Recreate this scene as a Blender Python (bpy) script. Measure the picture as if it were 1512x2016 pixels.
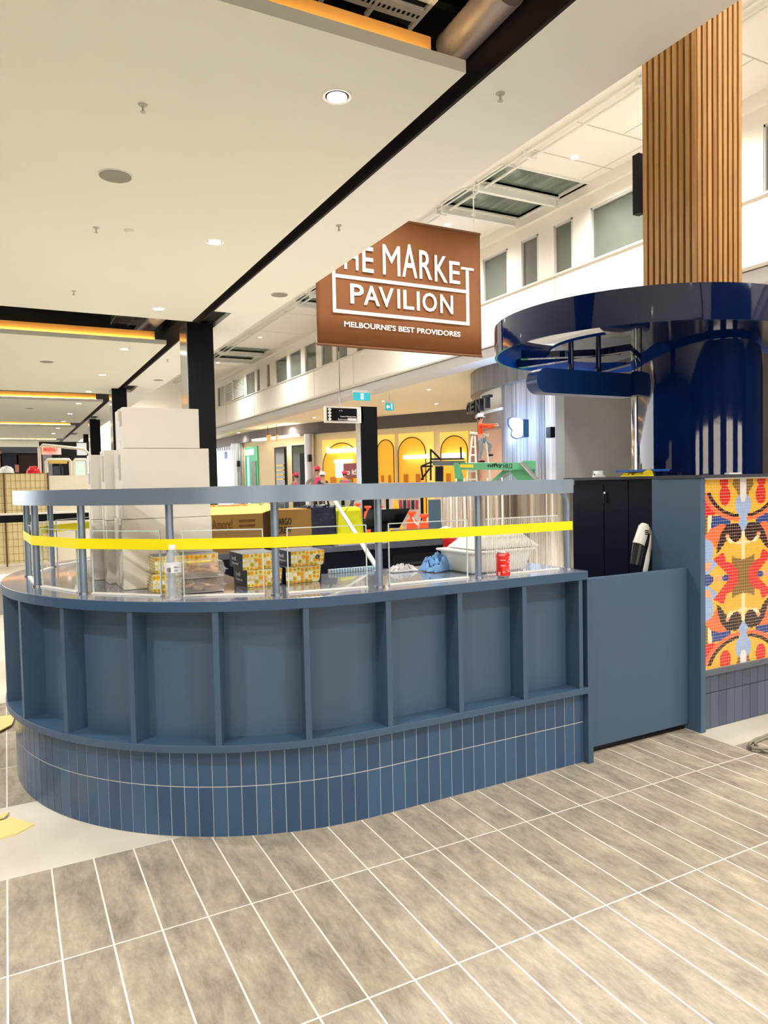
import bpy, bmesh, math, random
from mathutils import Vector, Matrix
random.seed(7)
PI = math.pi
D = bpy.data
scn = bpy.context.scene
for o in list(D.objects): D.objects.remove(o)
C = scn.collection

# ---------------------------------------------------------------- camera
W, H, FPX = 1512, 2016, 1419.063
EYE = Vector((0, 0, 1.47))
CR = Vector((0.88524802, -0.46464351, -0.02103224))
CU = Vector((0.03770933, 0.02662749, 0.99893392))
CF = Vector((0.46358813, 0.88509739, -0.04109333))
cam = D.objects.new('camera', D.cameras.new('camera')); C.objects.link(cam)
m = Matrix.Identity(4)
for i in range(3):
    m[i][0] = CR[i]; m[i][1] = CU[i]; m[i][2] = -CF[i]; m[i][3] = EYE[i]
cam.matrix_world = m
cam.data.sensor_fit = 'VERTICAL'; cam.data.sensor_height = 36; cam.data.sensor_width = 27
cam.data.lens = FPX / H * 36
cam.data.clip_start = 0.05; cam.data.clip_end = 300
scn.camera = cam

# ---------------------------------------------------------------- look, world, exposure
scn.view_settings.view_transform = 'Standard'
scn.view_settings.look = 'None'
scn.view_settings.gamma = 1
scn.view_settings.use_curve_mapping = False
scn.view_settings.exposure = 1.3
scn.cycles.transparent_max_bounces = 32
WORLD_STRENGTH = 1.7
DOWN_W = 185.0        # ceiling downlight lamp power
ATR_W = 380.0         # atrium lamp power
world = D.worlds.new('world'); scn.world = world; world.use_nodes = True
bg = world.node_tree.nodes['Background']
bg.inputs[0].default_value = (1.0, 0.975, 0.94, 1); bg.inputs[1].default_value = WORLD_STRENGTH

# ---------------------------------------------------------------- measuring helpers
def ray(x, y): return CR * ((x - W / 2) / FPX) - CU * ((y - H / 2) / FPX) + CF
def at_z(x, y, z): d = ray(x, y); return EYE + d * ((z - EYE.z) / d.z)
def at_y(x, y, Y): d = ray(x, y); return EYE + d * (Y / d.y)
def at_x(x, y, X): d = ray(x, y); return EYE + d * (X / d.x)
K = 1.3               # the hall was measured in units of 1/K from the eye point
def up(x, y, z): return Vector((x * K, y * K, 1.47 + (z - 1.47) * K))
def uz(z): return 1.47 + (z - 1.47) * K

# ---------------------------------------------------------------- materials
def lin(c):
    if isinstance(c, str):
        c = [int(c[i:i + 2], 16) / 255 for i in (0, 2, 4)]
    return tuple((v / 12.92 if v <= .04045 else ((v + .055) / 1.055) ** 2.4) for v in c) + (1,)
MATS = {}
def mat(name, col, rough=.5, metal=0, emit=None, es=0, coat=0, trans=0, ior=1.45, alpha=1, var=0, vscale=3, bump=0, bscale=40, spec=.5):
    if name in MATS: return MATS[name]
    M = D.materials.new(name); M.use_nodes = True
    nt = M.node_tree; p = nt.nodes['Principled BSDF']
    p.inputs['Base Color'].default_value = lin(col); p.inputs['Roughness'].default_value = rough
    p.inputs['Metallic'].default_value = metal; p.inputs['Coat Weight'].default_value = coat
    p.inputs['Coat Roughness'].default_value = .04
    p.inputs['Specular IOR Level'].default_value = spec
    p.inputs['Transmission Weight'].default_value = trans; p.inputs['IOR'].default_value = ior
    p.inputs['Alpha'].default_value = alpha
    if emit:
        p.inputs['Emission Color'].default_value = lin(emit); p.inputs['Emission Strength'].default_value = es * .42
    if var or bump:
        tc = nt.nodes.new('ShaderNodeTexCoord')
        n = nt.nodes.new('ShaderNodeTexNoise'); n.inputs['Scale'].default_value = vscale; n.inputs['Detail'].default_value = 5
        nt.links.new(tc.outputs['Object'], n.inputs['Vector'])
        if var:
            mx = nt.nodes.new('ShaderNodeMix'); mx.data_type = 'RGBA'
            c = lin(col)
            mx.inputs[6].default_value = tuple(v * (1 - var) for v in c[:3]) + (1,)
            mx.inputs[7].default_value = tuple(min(1, v * (1 + var)) for v in c[:3]) + (1,)
            nt.links.new(n.outputs['Fac'], mx.inputs[0]); nt.links.new(mx.outputs[2], p.inputs['Base Color'])
        if bump:
            n2 = nt.nodes.new('ShaderNodeTexNoise'); n2.inputs['Scale'].default_value = bscale
            nt.links.new(tc.outputs['Object'], n2.inputs['Vector'])
            b = nt.nodes.new('ShaderNodeBump'); b.inputs['Strength'].default_value = bump; b.inputs['Distance'].default_value = .01
            nt.links.new(n2.outputs['Fac'], b.inputs['Height']); nt.links.new(b.outputs[0], p.inputs['Normal'])
    MATS[name] = M
    return M
def nodes_of(M): return M.node_tree.nodes, M.node_tree.links, M.node_tree.nodes['Principled BSDF']

m_white = mat('white_plaster', 'e9e9e2', .75, var=.03, vscale=.6)
m_ceil = mat('ceiling_plaster', 'e2e2d4', .8, var=.03, vscale=.5)
m_atr = mat('atrium_cream', 'efe9df', .7, var=.03, vscale=.4)
m_black = mat('black_paint', '06080c', .5, spec=.2)
m_void = mat('void_black', '08080a', .9)
m_brown = mat('dark_bronze', '1e1718', .6, var=.15, vscale=1, spec=.2)
m_navy = mat('navy_paint', '3e566f', .4, var=.06, vscale=2.5)
m_navyd = mat('navy_panel', '435b73', .45, var=.07, vscale=2)
m_top = mat('countertop_slate', '747b8c', .16, var=.05, vscale=4, coat=.6)
m_steel = mat('brushed_steel_blue', '8495a8', .3, metal=.45, var=.08, vscale=6)
m_chrome = mat('chrome', 'b9bcc2', .18, metal=.9)
m_gloss = mat('gloss_blue', '041848', .06, coat=1, bump=.05, bscale=12)
m_gloss_lit = mat('gloss_blue_lit', '0a4bb0', .3, coat=.3)  # brighter copy of the gloss blue, with light put into the colour
m_dkcab = mat('dark_navy_laminate', '0c1326', .45, var=.1, vscale=2, spec=.2)
m_yellow = mat('barrier_tape_yellow', 'f5e400', .5, emit=None)
m_glass = mat('clear_acrylic', 'ffffff', .02, trans=1, ior=1.12)
m_dark = mat('dark_rubber', '0c0d10', .5, spec=.3)
m_card = mat('kraft_card', 'a87f3f', .8, var=.08, vscale=8)
m_cardl = mat('kraft_card_light', 'e0b968', .75, var=.05, vscale=8)
m_wcard = mat('white_card', 'ece6da', .7, var=.02, vscale=2)
m_tapeb = mat('packing_tape', 'c9c0ae', .35)
m_whitep = mat('white_plastic', 'eceae2', .35)
m_offw = mat('frosted_tub', 'efede2', .4)
m_red = mat('red_plastic', 'd8201a', .4)
m_orange = mat('orange_plastic', 'f0562a', .45)
m_text = mat('white_lettering', 'f7f4ee', .5)
m_lamp = mat('lamp_emitter', 'ffffff', .5, emit='fffaf2', es=14)
m_led = mat('warm_led', 'ffffff', .5, emit='ffdf9c', es=26)
m_skin = mat('skin', 'c99b80', .55)
m_hair = mat('hair_dark', '2a211c', .7)

# glass that does not darken what is behind it: mostly clear with a fresnel sheen
def clear_mat(name, tint, mixv=.12):
    M = D.materials.new(name); M.use_nodes = True
    nt = M.node_tree; nt.nodes.clear()
    out = nt.nodes.new('ShaderNodeOutputMaterial'); t = nt.nodes.new('ShaderNodeBsdfTransparent'); t.inputs[0].default_value = lin(tint)
    g = nt.nodes.new('ShaderNodeBsdfGlossy'); g.inputs['Roughness'].default_value = .03
    f = nt.nodes.new('ShaderNodeFresnel'); f.inputs[0].default_value = 1.45
    mx = nt.nodes.new('ShaderNodeMixShader')
    f.inputs[0].default_value = 1.22
    ge = nt.nodes.new('ShaderNodeNewGeometry'); sb = nt.nodes.new('ShaderNodeMath'); sb.operation = 'SUBTRACT'; sb.inputs[0].default_value = 1
    ml = nt.nodes.new('ShaderNodeMath'); ml.operation = 'MULTIPLY'
    nt.links.new(ge.outputs['Backfacing'], sb.inputs[1]); nt.links.new(sb.outputs[0], ml.inputs[0]); nt.links.new(f.outputs[0], ml.inputs[1])
    nt.links.new(ml.outputs[0], mx.inputs[0]); nt.links.new(t.outputs[0], mx.inputs[1]); nt.links.new(g.outputs[0], mx.inputs[2])
    nt.links.new(mx.outputs[0], out.inputs[0]); return M
m_pane = clear_mat('pane_glass', 'ffffff')
m_pet = clear_mat('clear_pet', 'fafcfd')
nt_ = m_pet.node_tree; df_ = nt_.nodes.new('ShaderNodeBsdfDiffuse'); df_.inputs[0].default_value = lin('eef0f2'); ms_ = nt_.nodes.new('ShaderNodeMixShader'); ms_.inputs[0].default_value = .2
o_n = [q for q in nt_.nodes if q.type == 'OUTPUT_MATERIAL'][0]; src_ = o_n.inputs[0].links[0].from_socket
nt_.links.new(src_, ms_.inputs[1]); nt_.links.new(df_.outputs[0], ms_.inputs[2]); nt_.links.new(ms_.outputs[0], o_n.inputs[0])
m_rib = mat('acrylic_rib', 'f2f4f4', .15, alpha=.5)

def wood_mat():
    M = mat('oak_slat', 'c08a4e', .5)
    n, l, p = nodes_of(M)
    geo = n.new('ShaderNodeNewGeometry'); tc = n.new('ShaderNodeTexCoord'); mp = n.new('ShaderNodeMapping')
    mp.inputs['Scale'].default_value = (14, 14, .9)
    nz = n.new('ShaderNodeTexNoise'); nz.inputs['Scale'].default_value = 3; nz.inputs['Detail'].default_value = 6
    l.new(tc.outputs['Object'], mp.inputs[0]); l.new(mp.outputs[0], nz.inputs['Vector'])
    add = n.new('ShaderNodeMath'); add.operation = 'ADD'; l.new(nz.outputs['Fac'], add.inputs[0])
    mu = n.new('ShaderNodeMath'); mu.operation = 'MULTIPLY'; mu.inputs[1].default_value = .45
    l.new(geo.outputs['Random Per Island'], mu.inputs[0]); l.new(mu.outputs[0], add.inputs[1])
    cr = n.new('ShaderNodeValToRGB'); e = cr.color_ramp.elements
    e[0].position = .3; e[0].color = lin('a06a34'); e[1].position = 1.0; e[1].color = lin('d9a866')
    l.new(add.outputs[0], cr.inputs[0]); l.new(cr.outputs[0], p.inputs['Base Color']); return M
m_wood = wood_mat()

def floor_mat():
    M = mat('plank_tile_floor', 'b0a898', .42)
    n, l, p = nodes_of(M)
    geo = n.new('ShaderNodeNewGeometry'); sub = n.new('ShaderNodeVectorMath'); sub.operation = 'SUBTRACT'
    sub.inputs[1].default_value = (1.16751 - 40 * .15218, 2.42264 - 40 * .61770, 0)
    l.new(geo.outputs['Position'], sub.inputs[0])
    br = n.new('ShaderNodeTexBrick'); br.offset = 0; br.squash = 1
    br.inputs['Scale'].default_value = 1; br.inputs['Mortar Size'].default_value = .0032; br.inputs['Mortar Smooth'].default_value = .2
    br.inputs['Brick Width'].default_value = .15218; br.inputs['Row Height'].default_value = .61770
    br.inputs['Color1'].default_value = (0, 0, 0, 1); br.inputs['Color2'].default_value = (1, 1, 1, 1); br.inputs['Mortar'].default_value = (0.5, .5, .5, 1)
    l.new(sub.outputs[0], br.inputs['Vector'])
    mp = n.new('ShaderNodeMapping'); mp.inputs['Scale'].default_value = (4.2, 1.5, 1); l.new(geo.outputs['Position'], mp.inputs[0])
    jit = n.new('ShaderNodeVectorMath'); jit.operation = 'MULTIPLY_ADD'; jit.inputs[1].default_value = (3, 5, 2)
    l.new(br.outputs['Color'], jit.inputs[0]); l.new(mp.outputs[0], jit.inputs[2])
    nz = n.new('ShaderNodeTexNoise'); nz.inputs['Scale'].default_value = 2.6; nz.inputs['Detail'].default_value = 14; nz.inputs['Roughness'].default_value = .8
    nz.inputs['Distortion'].default_value = .25
    l.new(jit.outputs[0], nz.inputs['Vector'])
    cr = n.new('ShaderNodeValToRGB'); e = cr.color_ramp.elements
    e[0].position = .33; e[0].color = lin('776d60'); e[1].position = .66; e[1].color = lin('bfb39d')
    k = cr.color_ramp.elements.new(.48); k.color = lin('9b907f')
    k = cr.color_ramp.elements.new(.58); k.color = lin('ada08b')
    l.new(nz.outputs['Fac'], cr.inputs[0])
    # pale unfinished large tiles by the two ends of the kiosk
    sx = n.new('ShaderNodeSeparateXYZ'); l.new(geo.outputs['Position'], sx.inputs[0])
    def cmp(a, op, v):
        q = n.new('ShaderNodeMath'); q.operation = op; l.new(a, q.inputs[0]); q.inputs[1].default_value = v; return q.outputs[0]
    def mul(a, b):
        q = n.new('ShaderNodeMath'); q.operation = 'MULTIPLY'; l.new(a, q.inputs[0]); l.new(b, q.inputs[1]); return q.outputs[0]
    def mx(a, b):
        q = n.new('ShaderNodeMath'); q.operation = 'MAXIMUM'; l.new(a, q.inputs[0]); l.new(b, q.inputs[1]); return q.outputs[0]
    A = mul(mul(cmp(sx.outputs[0], 'LESS_THAN', .9), cmp(sx.outputs[1], 'GREATER_THAN', 3.0403)), cmp(sx.outputs[1], 'LESS_THAN', 3.74))
    B = mul(cmp(sx.outputs[0], 'GREATER_THAN', 3.4505), cmp(sx.outputs[1], 'GREATER_THAN', 2.55))
    Cc = cmp(sx.outputs[1], 'GREATER_THAN', 5.6)
    pale = mx(mx(A, B), Cc)
    nz2 = n.new('ShaderNodeTexNoise'); nz2.inputs['Scale'].default_value = 1.3; nz2.inputs['Detail'].default_value = 7
    l.new(geo.outputs['Position'], nz2.inputs['Vector'])
    cr2 = n.new('ShaderNodeValToRGB'); f = cr2.color_ramp.elements
    f[0].position = .35; f[0].color = lin('c2b9a8'); f[1].position = .6; f[1].color = lin('d6cfc0'); l.new(nz2.outputs['Fac'], cr2.inputs[0])
    mA = n.new('ShaderNodeMix'); mA.data_type = 'RGBA'; l.new(br.outputs['Fac'], mA.inputs[0]); l.new(cr.outputs[0], mA.inputs[6]); mA.inputs[7].default_value = lin('e8e2d6')
    mB = n.new('ShaderNodeMix'); mB.data_type = 'RGBA'; l.new(pale, mB.inputs[0]); l.new(mA.outputs[2], mB.inputs[6]); l.new(cr2.outputs[0], mB.inputs[7])
    l.new(mB.outputs[2], p.inputs['Base Color'])
    b = n.new('ShaderNodeBump'); b.inputs['Strength'].default_value = .25; b.inputs['Distance'].default_value = .003
    l.new(nz.outputs['Fac'], b.inputs['Height']); l.new(b.outputs[0], p.inputs['Normal'])
    return M
m_floor = floor_mat()

def island_mat(name, c0, c1, rough=.35):
    M = mat(name, c0, rough)
    n, l, p = nodes_of(M)
    geo = n.new('ShaderNodeNewGeometry'); mx = n.new('ShaderNodeMix'); mx.data_type = 'RGBA'
    l.new(geo.outputs['Random Per Island'], mx.inputs[0]); mx.inputs[6].default_value = lin(c0); mx.inputs[7].default_value = lin(c1)
    l.new(mx.outputs[2], p.inputs['Base Color']); return M
m_tile = island_mat('navy_glazed_tile', '304b6b', '3b597a', .2)
m_tiled = island_mat('dusty_navy_tile', '4a5568', '566275', .5)
m_grout = mat('pale_grout', 'c4c4c0', .9)

def stripe_mat(name, cols, axis, scale, rough=.3, metal=.6):
    M = mat(name, cols[0], rough, metal=metal)
    n, l, p = nodes_of(M)
    tc = n.new('ShaderNodeNewGeometry'); mp = n.new('ShaderNodeMapping'); s = [.0, .0, .0]; 
    mp.inputs['Scale'].default_value = axis; l.new(tc.outputs['Position'], mp.inputs[0])
    nz = n.new('ShaderNodeTexNoise'); nz.inputs['Scale'].default_value = scale; nz.inputs['Detail'].default_value = 6; nz.inputs['Roughness'].default_value = .7
    l.new(mp.outputs[0], nz.inputs['Vector'])
    cr = n.new('ShaderNodeValToRGB'); e = cr.color_ramp.elements; e[0].position = .35; e[1].position = .65
    e[0].color = lin(cols[0]); e[1].color = lin(cols[1]); l.new(nz.outputs['Fac'], cr.inputs[0]); l.new(cr.outputs[0], p.inputs['Base Color']); return M
m_flsteel = stripe_mat('fluted_metal_wall', ('8d8a8a', 'e4e2e6'), (3, 3, .03), 2.5)
m_conc = mat('board_marked_concrete', '86868a', .8, var=.22, vscale=1.2)
m_zinc = stripe_mat('weathered_metal_band', ('66605e', '857f80'), (3, 3, .2), 2, .4, .4)

def dot_mat():
    M = mat('yellow_dot_print', 'f4efdc', .5)
    n, l, p = nodes_of(M)
    tc = n.new('ShaderNodeTexCoord'); v = n.new('ShaderNodeTexVoronoi'); v.inputs['Scale'].default_value = 50; v.inputs['Randomness'].default_value = .35
    l.new(tc.outputs['Object'], v.inputs['Vector'])
    sp = n.new('ShaderNodeSeparateColor'); l.new(v.outputs['Color'], sp.inputs[0])
    cr = n.new('ShaderNodeValToRGB'); cr.color_ramp.interpolation = 'CONSTANT'; e = cr.color_ramp.elements
    e[0].position = 0; e[0].color = lin('ffae00'); e[1].position = .45; e[1].color = lin('cfae20')
    k = cr.color_ramp.elements.new(.62); k.color = lin('fbf8ee')
    l.new(sp.outputs[0], cr.inputs[0])
    lt = n.new('ShaderNodeMath'); lt.operation = 'LESS_THAN'; lt.inputs[1].default_value = .5; l.new(v.outputs['Distance'], lt.inputs[0])
    mx = n.new('ShaderNodeMix'); mx.data_type = 'RGBA'; l.new(lt.outputs[0], mx.inputs[0]); mx.inputs[6].default_value = lin('f9e88a'); l.new(cr.outputs[0], mx.inputs[7])
    l.new(mx.outputs[2], p.inputs['Base Color']); return M
m_dots = dot_mat()

# ---------------------------------------------------------------- object helpers
def tag(o, label=None, cat=None, group=None, kind=None):
    if label: o['label'] = label
    if cat: o['category'] = cat
    if group: o['group'] = group
    if kind: o['kind'] = kind
    return o
def thing(name, label, cat, loc=(0, 0, 0), rz=0, group=None):
    o = D.objects.new(name, None); C.objects.link(o); o.location = loc; o.rotation_euler = (0, 0, rz)
    o.empty_display_size = .1
    return tag(o, label, cat, group)
class MB:
    def __init__(s): s.bm = bmesh.new(); s.mi = 0
    def vf(s, vs, fs):
        bv = [s.bm.verts.new(v) for v in vs]
        for f in fs:
            try:
                q = s.bm.faces.new([bv[i] for i in f]); q.material_index = s.mi
            except ValueError: pass
        return s
    def box(s, a, b):
        (x0, y0, z0), (x1, y1, z1) = a, b
        if x0 > x1: x0, x1 = x1, x0
        if y0 > y1: y0, y1 = y1, y0
        if z0 > z1: z0, z1 = z1, z0
        return s.vf([(x0, y0, z0), (x1, y0, z0), (x1, y1, z0), (x0, y1, z0), (x0, y0, z1), (x1, y0, z1), (x1, y1, z1), (x0, y1, z1)],
                    [(0, 3, 2, 1), (4, 5, 6, 7), (0, 1, 5, 4), (1, 2, 6, 5), (2, 3, 7, 6), (3, 0, 4, 7)])
    def hexa(s, lo, hi):       # four bottom points, four top points (counter-clockwise)
        return s.vf(list(lo) + list(hi), [(0, 3, 2, 1), (4, 5, 6, 7), (0, 1, 5, 4), (1, 2, 6, 5), (2, 3, 7, 6), (3, 0, 4, 7)])
    def prism(s, pts, z0, z1):
        n = len(pts)
        return s.vf([(p[0], p[1], z0) for p in pts] + [(p[0], p[1], z1) for p in pts],
                    [tuple(range(n))[::-1], tuple(range(n, 2 * n))] + [(i, (i + 1) % n, n + (i + 1) % n, n + i) for i in range(n)])
    def slab(s, O, u, v, pts, t):   # polygon pts in the plane (u,v) at O, thickness t along -(u x v)
        u = Vector(u); v = Vector(v); nn = u.cross(v).normalized(); O = Vector(O); n = len(pts)
        a = [O + u * p[0] + v * p[1] for p in pts]; b = [q - nn * t for q in a]
        return s.vf(a + b, [tuple(range(n)), tuple(range(n, 2 * n))[::-1]] + [(i, n + i, n + (i + 1) % n, (i + 1) % n) for i in range(n)])
    def band(s, outer, inner, z0, z1, closed=False):
        n = len(outer); vs = []
        for o, i in zip(outer, inner): vs += [(o[0], o[1], z0), (o[0], o[1], z1), (i[0], i[1], z1), (i[0], i[1], z0)]
        fs = []
        for k in range(n if closed else n - 1):
            a = 4 * k; b = 4 * ((k + 1) % n)
            for j in range(4): fs.append((a + j, b + j, b + (j + 1) % 4, a + (j + 1) % 4))
        if not closed: fs += [(0, 1, 2, 3), (4 * n - 1, 4 * n - 2, 4 * n - 3, 4 * n - 4)]
        return s.vf(vs, fs)
    def tube(s, path, r, n=10, closed=False, caps=True):
        P = [Vector(p) for p in path]; m_ = len(P); rings = []
        ref = None
        for i, p in enumerate(P):
            a = P[i - 1] if (i or closed) else p; b = P[(i + 1) % m_] if (i < m_ - 1 or closed) else p
            t = (b - a).normalized()
            if ref is None: ref = t.orthogonal().normalized()
            ref = (ref - t * ref.dot(t)); ref = ref.normalized() if ref.length > 1e-6 else t.orthogonal().normalized()
            w = t.cross(ref); rr = r[i] if isinstance(r, (list, tuple)) else r
            rings.append([p + (ref * math.cos(2 * PI * k / n) + w * math.sin(2 * PI * k / n)) * rr for k in range(n)])
        vs = [v for R_ in rings for v in R_]; fs = []
        for i in range(m_ if closed else m_ - 1):
            for k in range(n):
                a = i * n; b = ((i + 1) % m_) * n
                fs.append((a + k, a + (k + 1) % n, b + (k + 1) % n, b + k))
        if caps and not closed: fs += [tuple(range(n))[::-1], tuple((m_ - 1) * n + k for k in range(n))]
        return s.vf(vs, fs)
    def lathe(s, prof, c=(0, 0, 0), n=32):
        vs = []; fs = []; m_ = len(prof)
        for k in range(n):
            a = 2 * PI * k / n
            for r, z in prof: vs.append((c[0] + r * math.cos(a), c[1] + r * math.sin(a), c[2] + z))
        for k in range(n):
            for j in range(m_ - 1):
                fs.append((k * m_ + j, ((k + 1) % n) * m_ + j, ((k + 1) % n) * m_ + j + 1, k * m_ + j + 1))
        if prof[0][0] > 1e-4: fs.append(tuple(k * m_ for k in range(n))[::-1])
        if prof[-1][0] > 1e-4: fs.append(tuple(k * m_ + m_ - 1 for k in range(n)))
        return s.vf(vs, fs)
    def ball(s, c, r, n=14):
        r = (r, r, r) if not isinstance(r, (tuple, list)) else r
        prof = [(math.sin(PI * i / 8), -math.cos(PI * i / 8)) for i in range(9)]
        vs = []; fs = []
        for k in range(n):
            a = 2 * PI * k / n
            for q, z in prof: vs.append((c[0] + r[0] * q * math.cos(a), c[1] + r[1] * q * math.sin(a), c[2] + r[2] * z))
        for k in range(n):
            for j in range(8): fs.append((k * 9 + j, ((k + 1) % n) * 9 + j, ((k + 1) % n) * 9 + j + 1, k * 9 + j + 1))
        return s.vf(vs, fs)
    def build(s, name, mats, parent=None, smooth=False, bevel=0, local=None):
        bmesh.ops.remove_doubles(s.bm, verts=s.bm.verts, dist=1e-5)
        bmesh.ops.recalc_face_normals(s.bm, faces=s.bm.faces)
        me = D.meshes.new(name); 
        if parent is not None and local is None:     # parent-space conversion: geometry was given in world space
            pm = parent_world(parent).inverted(); s.bm.transform(pm)
        s.bm.to_mesh(me); s.bm.free()
        for q in (mats if isinstance(mats, (list, tuple)) else [mats]): me.materials.append(q)
        o = D.objects.new(name, me); C.objects.link(o)
        if parent is not None: o.parent = parent
        if smooth:
            for f in me.polygons: f.use_smooth = True
            mod = o.modifiers.new('e', 'EDGE_SPLIT'); mod.split_angle = math.radians(38)
        if bevel:
            b = o.modifiers.new('b', 'BEVEL'); b.width = bevel; b.segments = 2; b.limit_method = 'ANGLE'
        return o
def parent_world(p):
    M = Matrix.Translation(p.location) @ p.rotation_euler.to_matrix().to_4x4()
    return parent_world(p.parent) @ M if p.parent else M
def Bx(name, a, b, mt, parent=None, bevel=0, **kw):
    return MB().box(a, b).build(name, mt, parent, bevel=bevel, **kw)
def struct(o): o['kind'] = 'structure'; return o
def UB(name, a, b, mt, parent=None, **kw): return Bx(name, up(*a), up(*b), mt, parent, **kw)

_gl = {}
def glyph_mesh(s, bold=0.0):
    if (s, bold) in _gl: return _gl[(s, bold)]
    cu = D.curves.new('t', 'FONT'); cu.body = s; cu.resolution_u = 3; cu.offset = bold
    o = D.objects.new('t', cu); C.objects.link(o)
    dg = bpy.context.evaluated_depsgraph_get(); me = D.meshes.new_from_object(o.evaluated_get(dg))
    V = [v.co.copy() for v in me.vertices]; Fc = [tuple(p.vertices) for p in me.polygons]
    x0 = min(v.x for v in V); x1 = max(v.x for v in V); y0 = min(v.y for v in V); y1 = max(v.y for v in V)
    V = [((v.x - x0) / (x1 - x0), (v.y - y0) / (y1 - y0)) for v in V]
    D.objects.remove(o); D.curves.remove(cu); D.meshes.remove(me)
    _gl[(s, bold)] = (V, Fc); return V, Fc
def put_text(mb, s, O, u, v, w, h, t=.002, bold=0.0):
    """letters filling the rectangle w x h whose lower-left corner is O, raised by t"""
    V, Fc = glyph_mesh(s, bold); u = Vector(u).normalized(); v = Vector(v).normalized(); nn = u.cross(v); O = Vector(O); n = len(V)
    a = [O + u * (x * w) + v * (y * h) + nn * t for x, y in V]
    from collections import Counter
    ec = Counter(); ed = []
    for f in Fc:
        for i in range(len(f)):
            e = (f[i], f[(i + 1) % len(f)]); ec[tuple(sorted(e))] += 1; ed.append(e)
    b = [q - nn * t for q in a]
    side = [(e[1], e[0], n + e[0], n + e[1]) for e in ed if ec[tuple(sorted(e))] == 1]
    mb.vf(a + b, list(Fc) + side); return mb

# ================================================================ THE HALL
fl = struct(Bx('floor', (-30, -12, -.1), (60, 70, 0), m_floor))

# white ceiling slabs over the walkway, dark voids between them
S0 = [(-4.73, 1.55), (3.2, 9.48), (11.13, 17.41), (19.06, 25.34), (26.99, 33.27), (34.9, 46)]
slab_n = 0
for (a, b) in S0:
    mb = MB().box(up(-9, a, 3.6), up(2.215, b, 3.665))
    o = struct(mb.build('ceiling', m_ceil))
    # LED-lit timber strip along the near edge of each slab
    if a > 0:
        t = thing('timber_edge_strip', ['', 'nearest gold timber strip glowing along the ceiling slab edge above the kiosk', 'second gold timber strip, above the stacked white cartons',
                  'third gold timber strip, thin and far down the walkway', 'fourth timber strip, over the dark far shop', 'farthest timber strip at the end of the walkway'][S0.index((a, b))], 'ceiling trim',
                  up(2.06, a + .1, 3.665))
        UB('board', (-8.9, a + .1, 3.672), (2.065, a + .115, 3.80), mat('gold_timber', 'd8a25a', .4, var=.15, vscale=3), t)
        UB('led_strip', (-8.9, a + .07, 3.666), (2.065, a + .09, 3.675), m_led, t)
struct(UB('ceiling', (-9, -6, 4.55), (2.315, 46, 4.6), m_void))
struct(UB('wall_void', (2.315, -6, 3.6), (2.335, 46, 4.6), m_brown))
# bulkhead soffit between the walkway and the atrium, notched round the black columns
NOT = [(8.82, 10.0), (15.85, 17.0), (22.9, 24.0), (29.9, 31)]
ys = [-6] + [v for n_ in NOT for v in n_] + [46]
mb = MB()
for i in range(0, len(ys), 2): mb.box(up(2.335, ys[i], 3.6), up(3.0, ys[i + 1], 3.66))
for a, b in NOT: mb.box(up(2.56, a, 3.6), up(3.0, b, 3.66))
mb.box(up(2.96, -6, 3.66), up(3.0, 46, 6.0))
struct(mb.build('ceiling', m_white))
mb = MB()
for a, b in NOT: mb.box(up(2.335, a, 3.66), up(2.56, b, 3.68))
struct(mb.build('ceiling', m_void))
# black square columns with a silver side
for i, (y, x0, x1, lb) in enumerate([(9.6, 2.18, 2.52, 'tall black square column with silver side, right behind the stacked white cartons'),
        (16.4, 2.09, 2.39, 'second black column down the walkway, left of the top white carton'),
        (24, 2.38, 2.68, 'third black column, far off above the lower white cartons'), (30.5, 2.78, 2.96, 'farthest narrow black column of the row')]):
    t = thing('column', lb, 'column', up(x0, y, 1.47 - 1.47 / K))
    Bx('shaft', (x0 * K, y * K, 0), (x1 * K, (y + .45) * K, uz(3.62)), m_black, t)
    Bx('side_cladding', (x0 * K - .012, y * K + .03, 0), (x0 * K, (y + .42) * K, uz(3.62)), m_chrome, t)

# unseen dark walls added to keep reflections dark, with glowing fill panels
m_unseen_wall = mat('unseen_dark_wall', '1a2230', .5)
struct(MB().box((-11.9, -8, 0), (14, -7.8, uz(4.55))).build('wall_front_unseen', m_unseen_wall))
struct(MB().box((-11.9, -8, 0), (-11.7, 16, uz(4.55))).build('wall_left_unseen', m_unseen_wall))
struct(MB().hexa([(14, -8, 0), (14.2, -8, 0), (23.9, 17.5, 0), (23.7, 17.5, 0)], [(14, -8, uz(3.86)), (14.2, -8, uz(3.86)), (23.9, 17.5, uz(3.86)), (23.7, 17.5, uz(3.86))]).build('wall_right', m_unseen_wall))  # unseen wall, added so the glossy column mirrors something dark
for k in range(5):
    x = -9 + 4.6 * k; f = struct(Bx('window_%d' % (30 + k), (x, -7.79, .3), (x + 2.4, -7.77, 2.6), mat('added_fill_glow', '9a9388', .4, emit='ffeedd', es=4.5)))  # unseen glowing panels, added as frontal fill light for the kiosk
    Bx('window_frame', (x - .06, -7.795, .24), (x, -7.74, 2.66), m_black, f)
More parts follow.
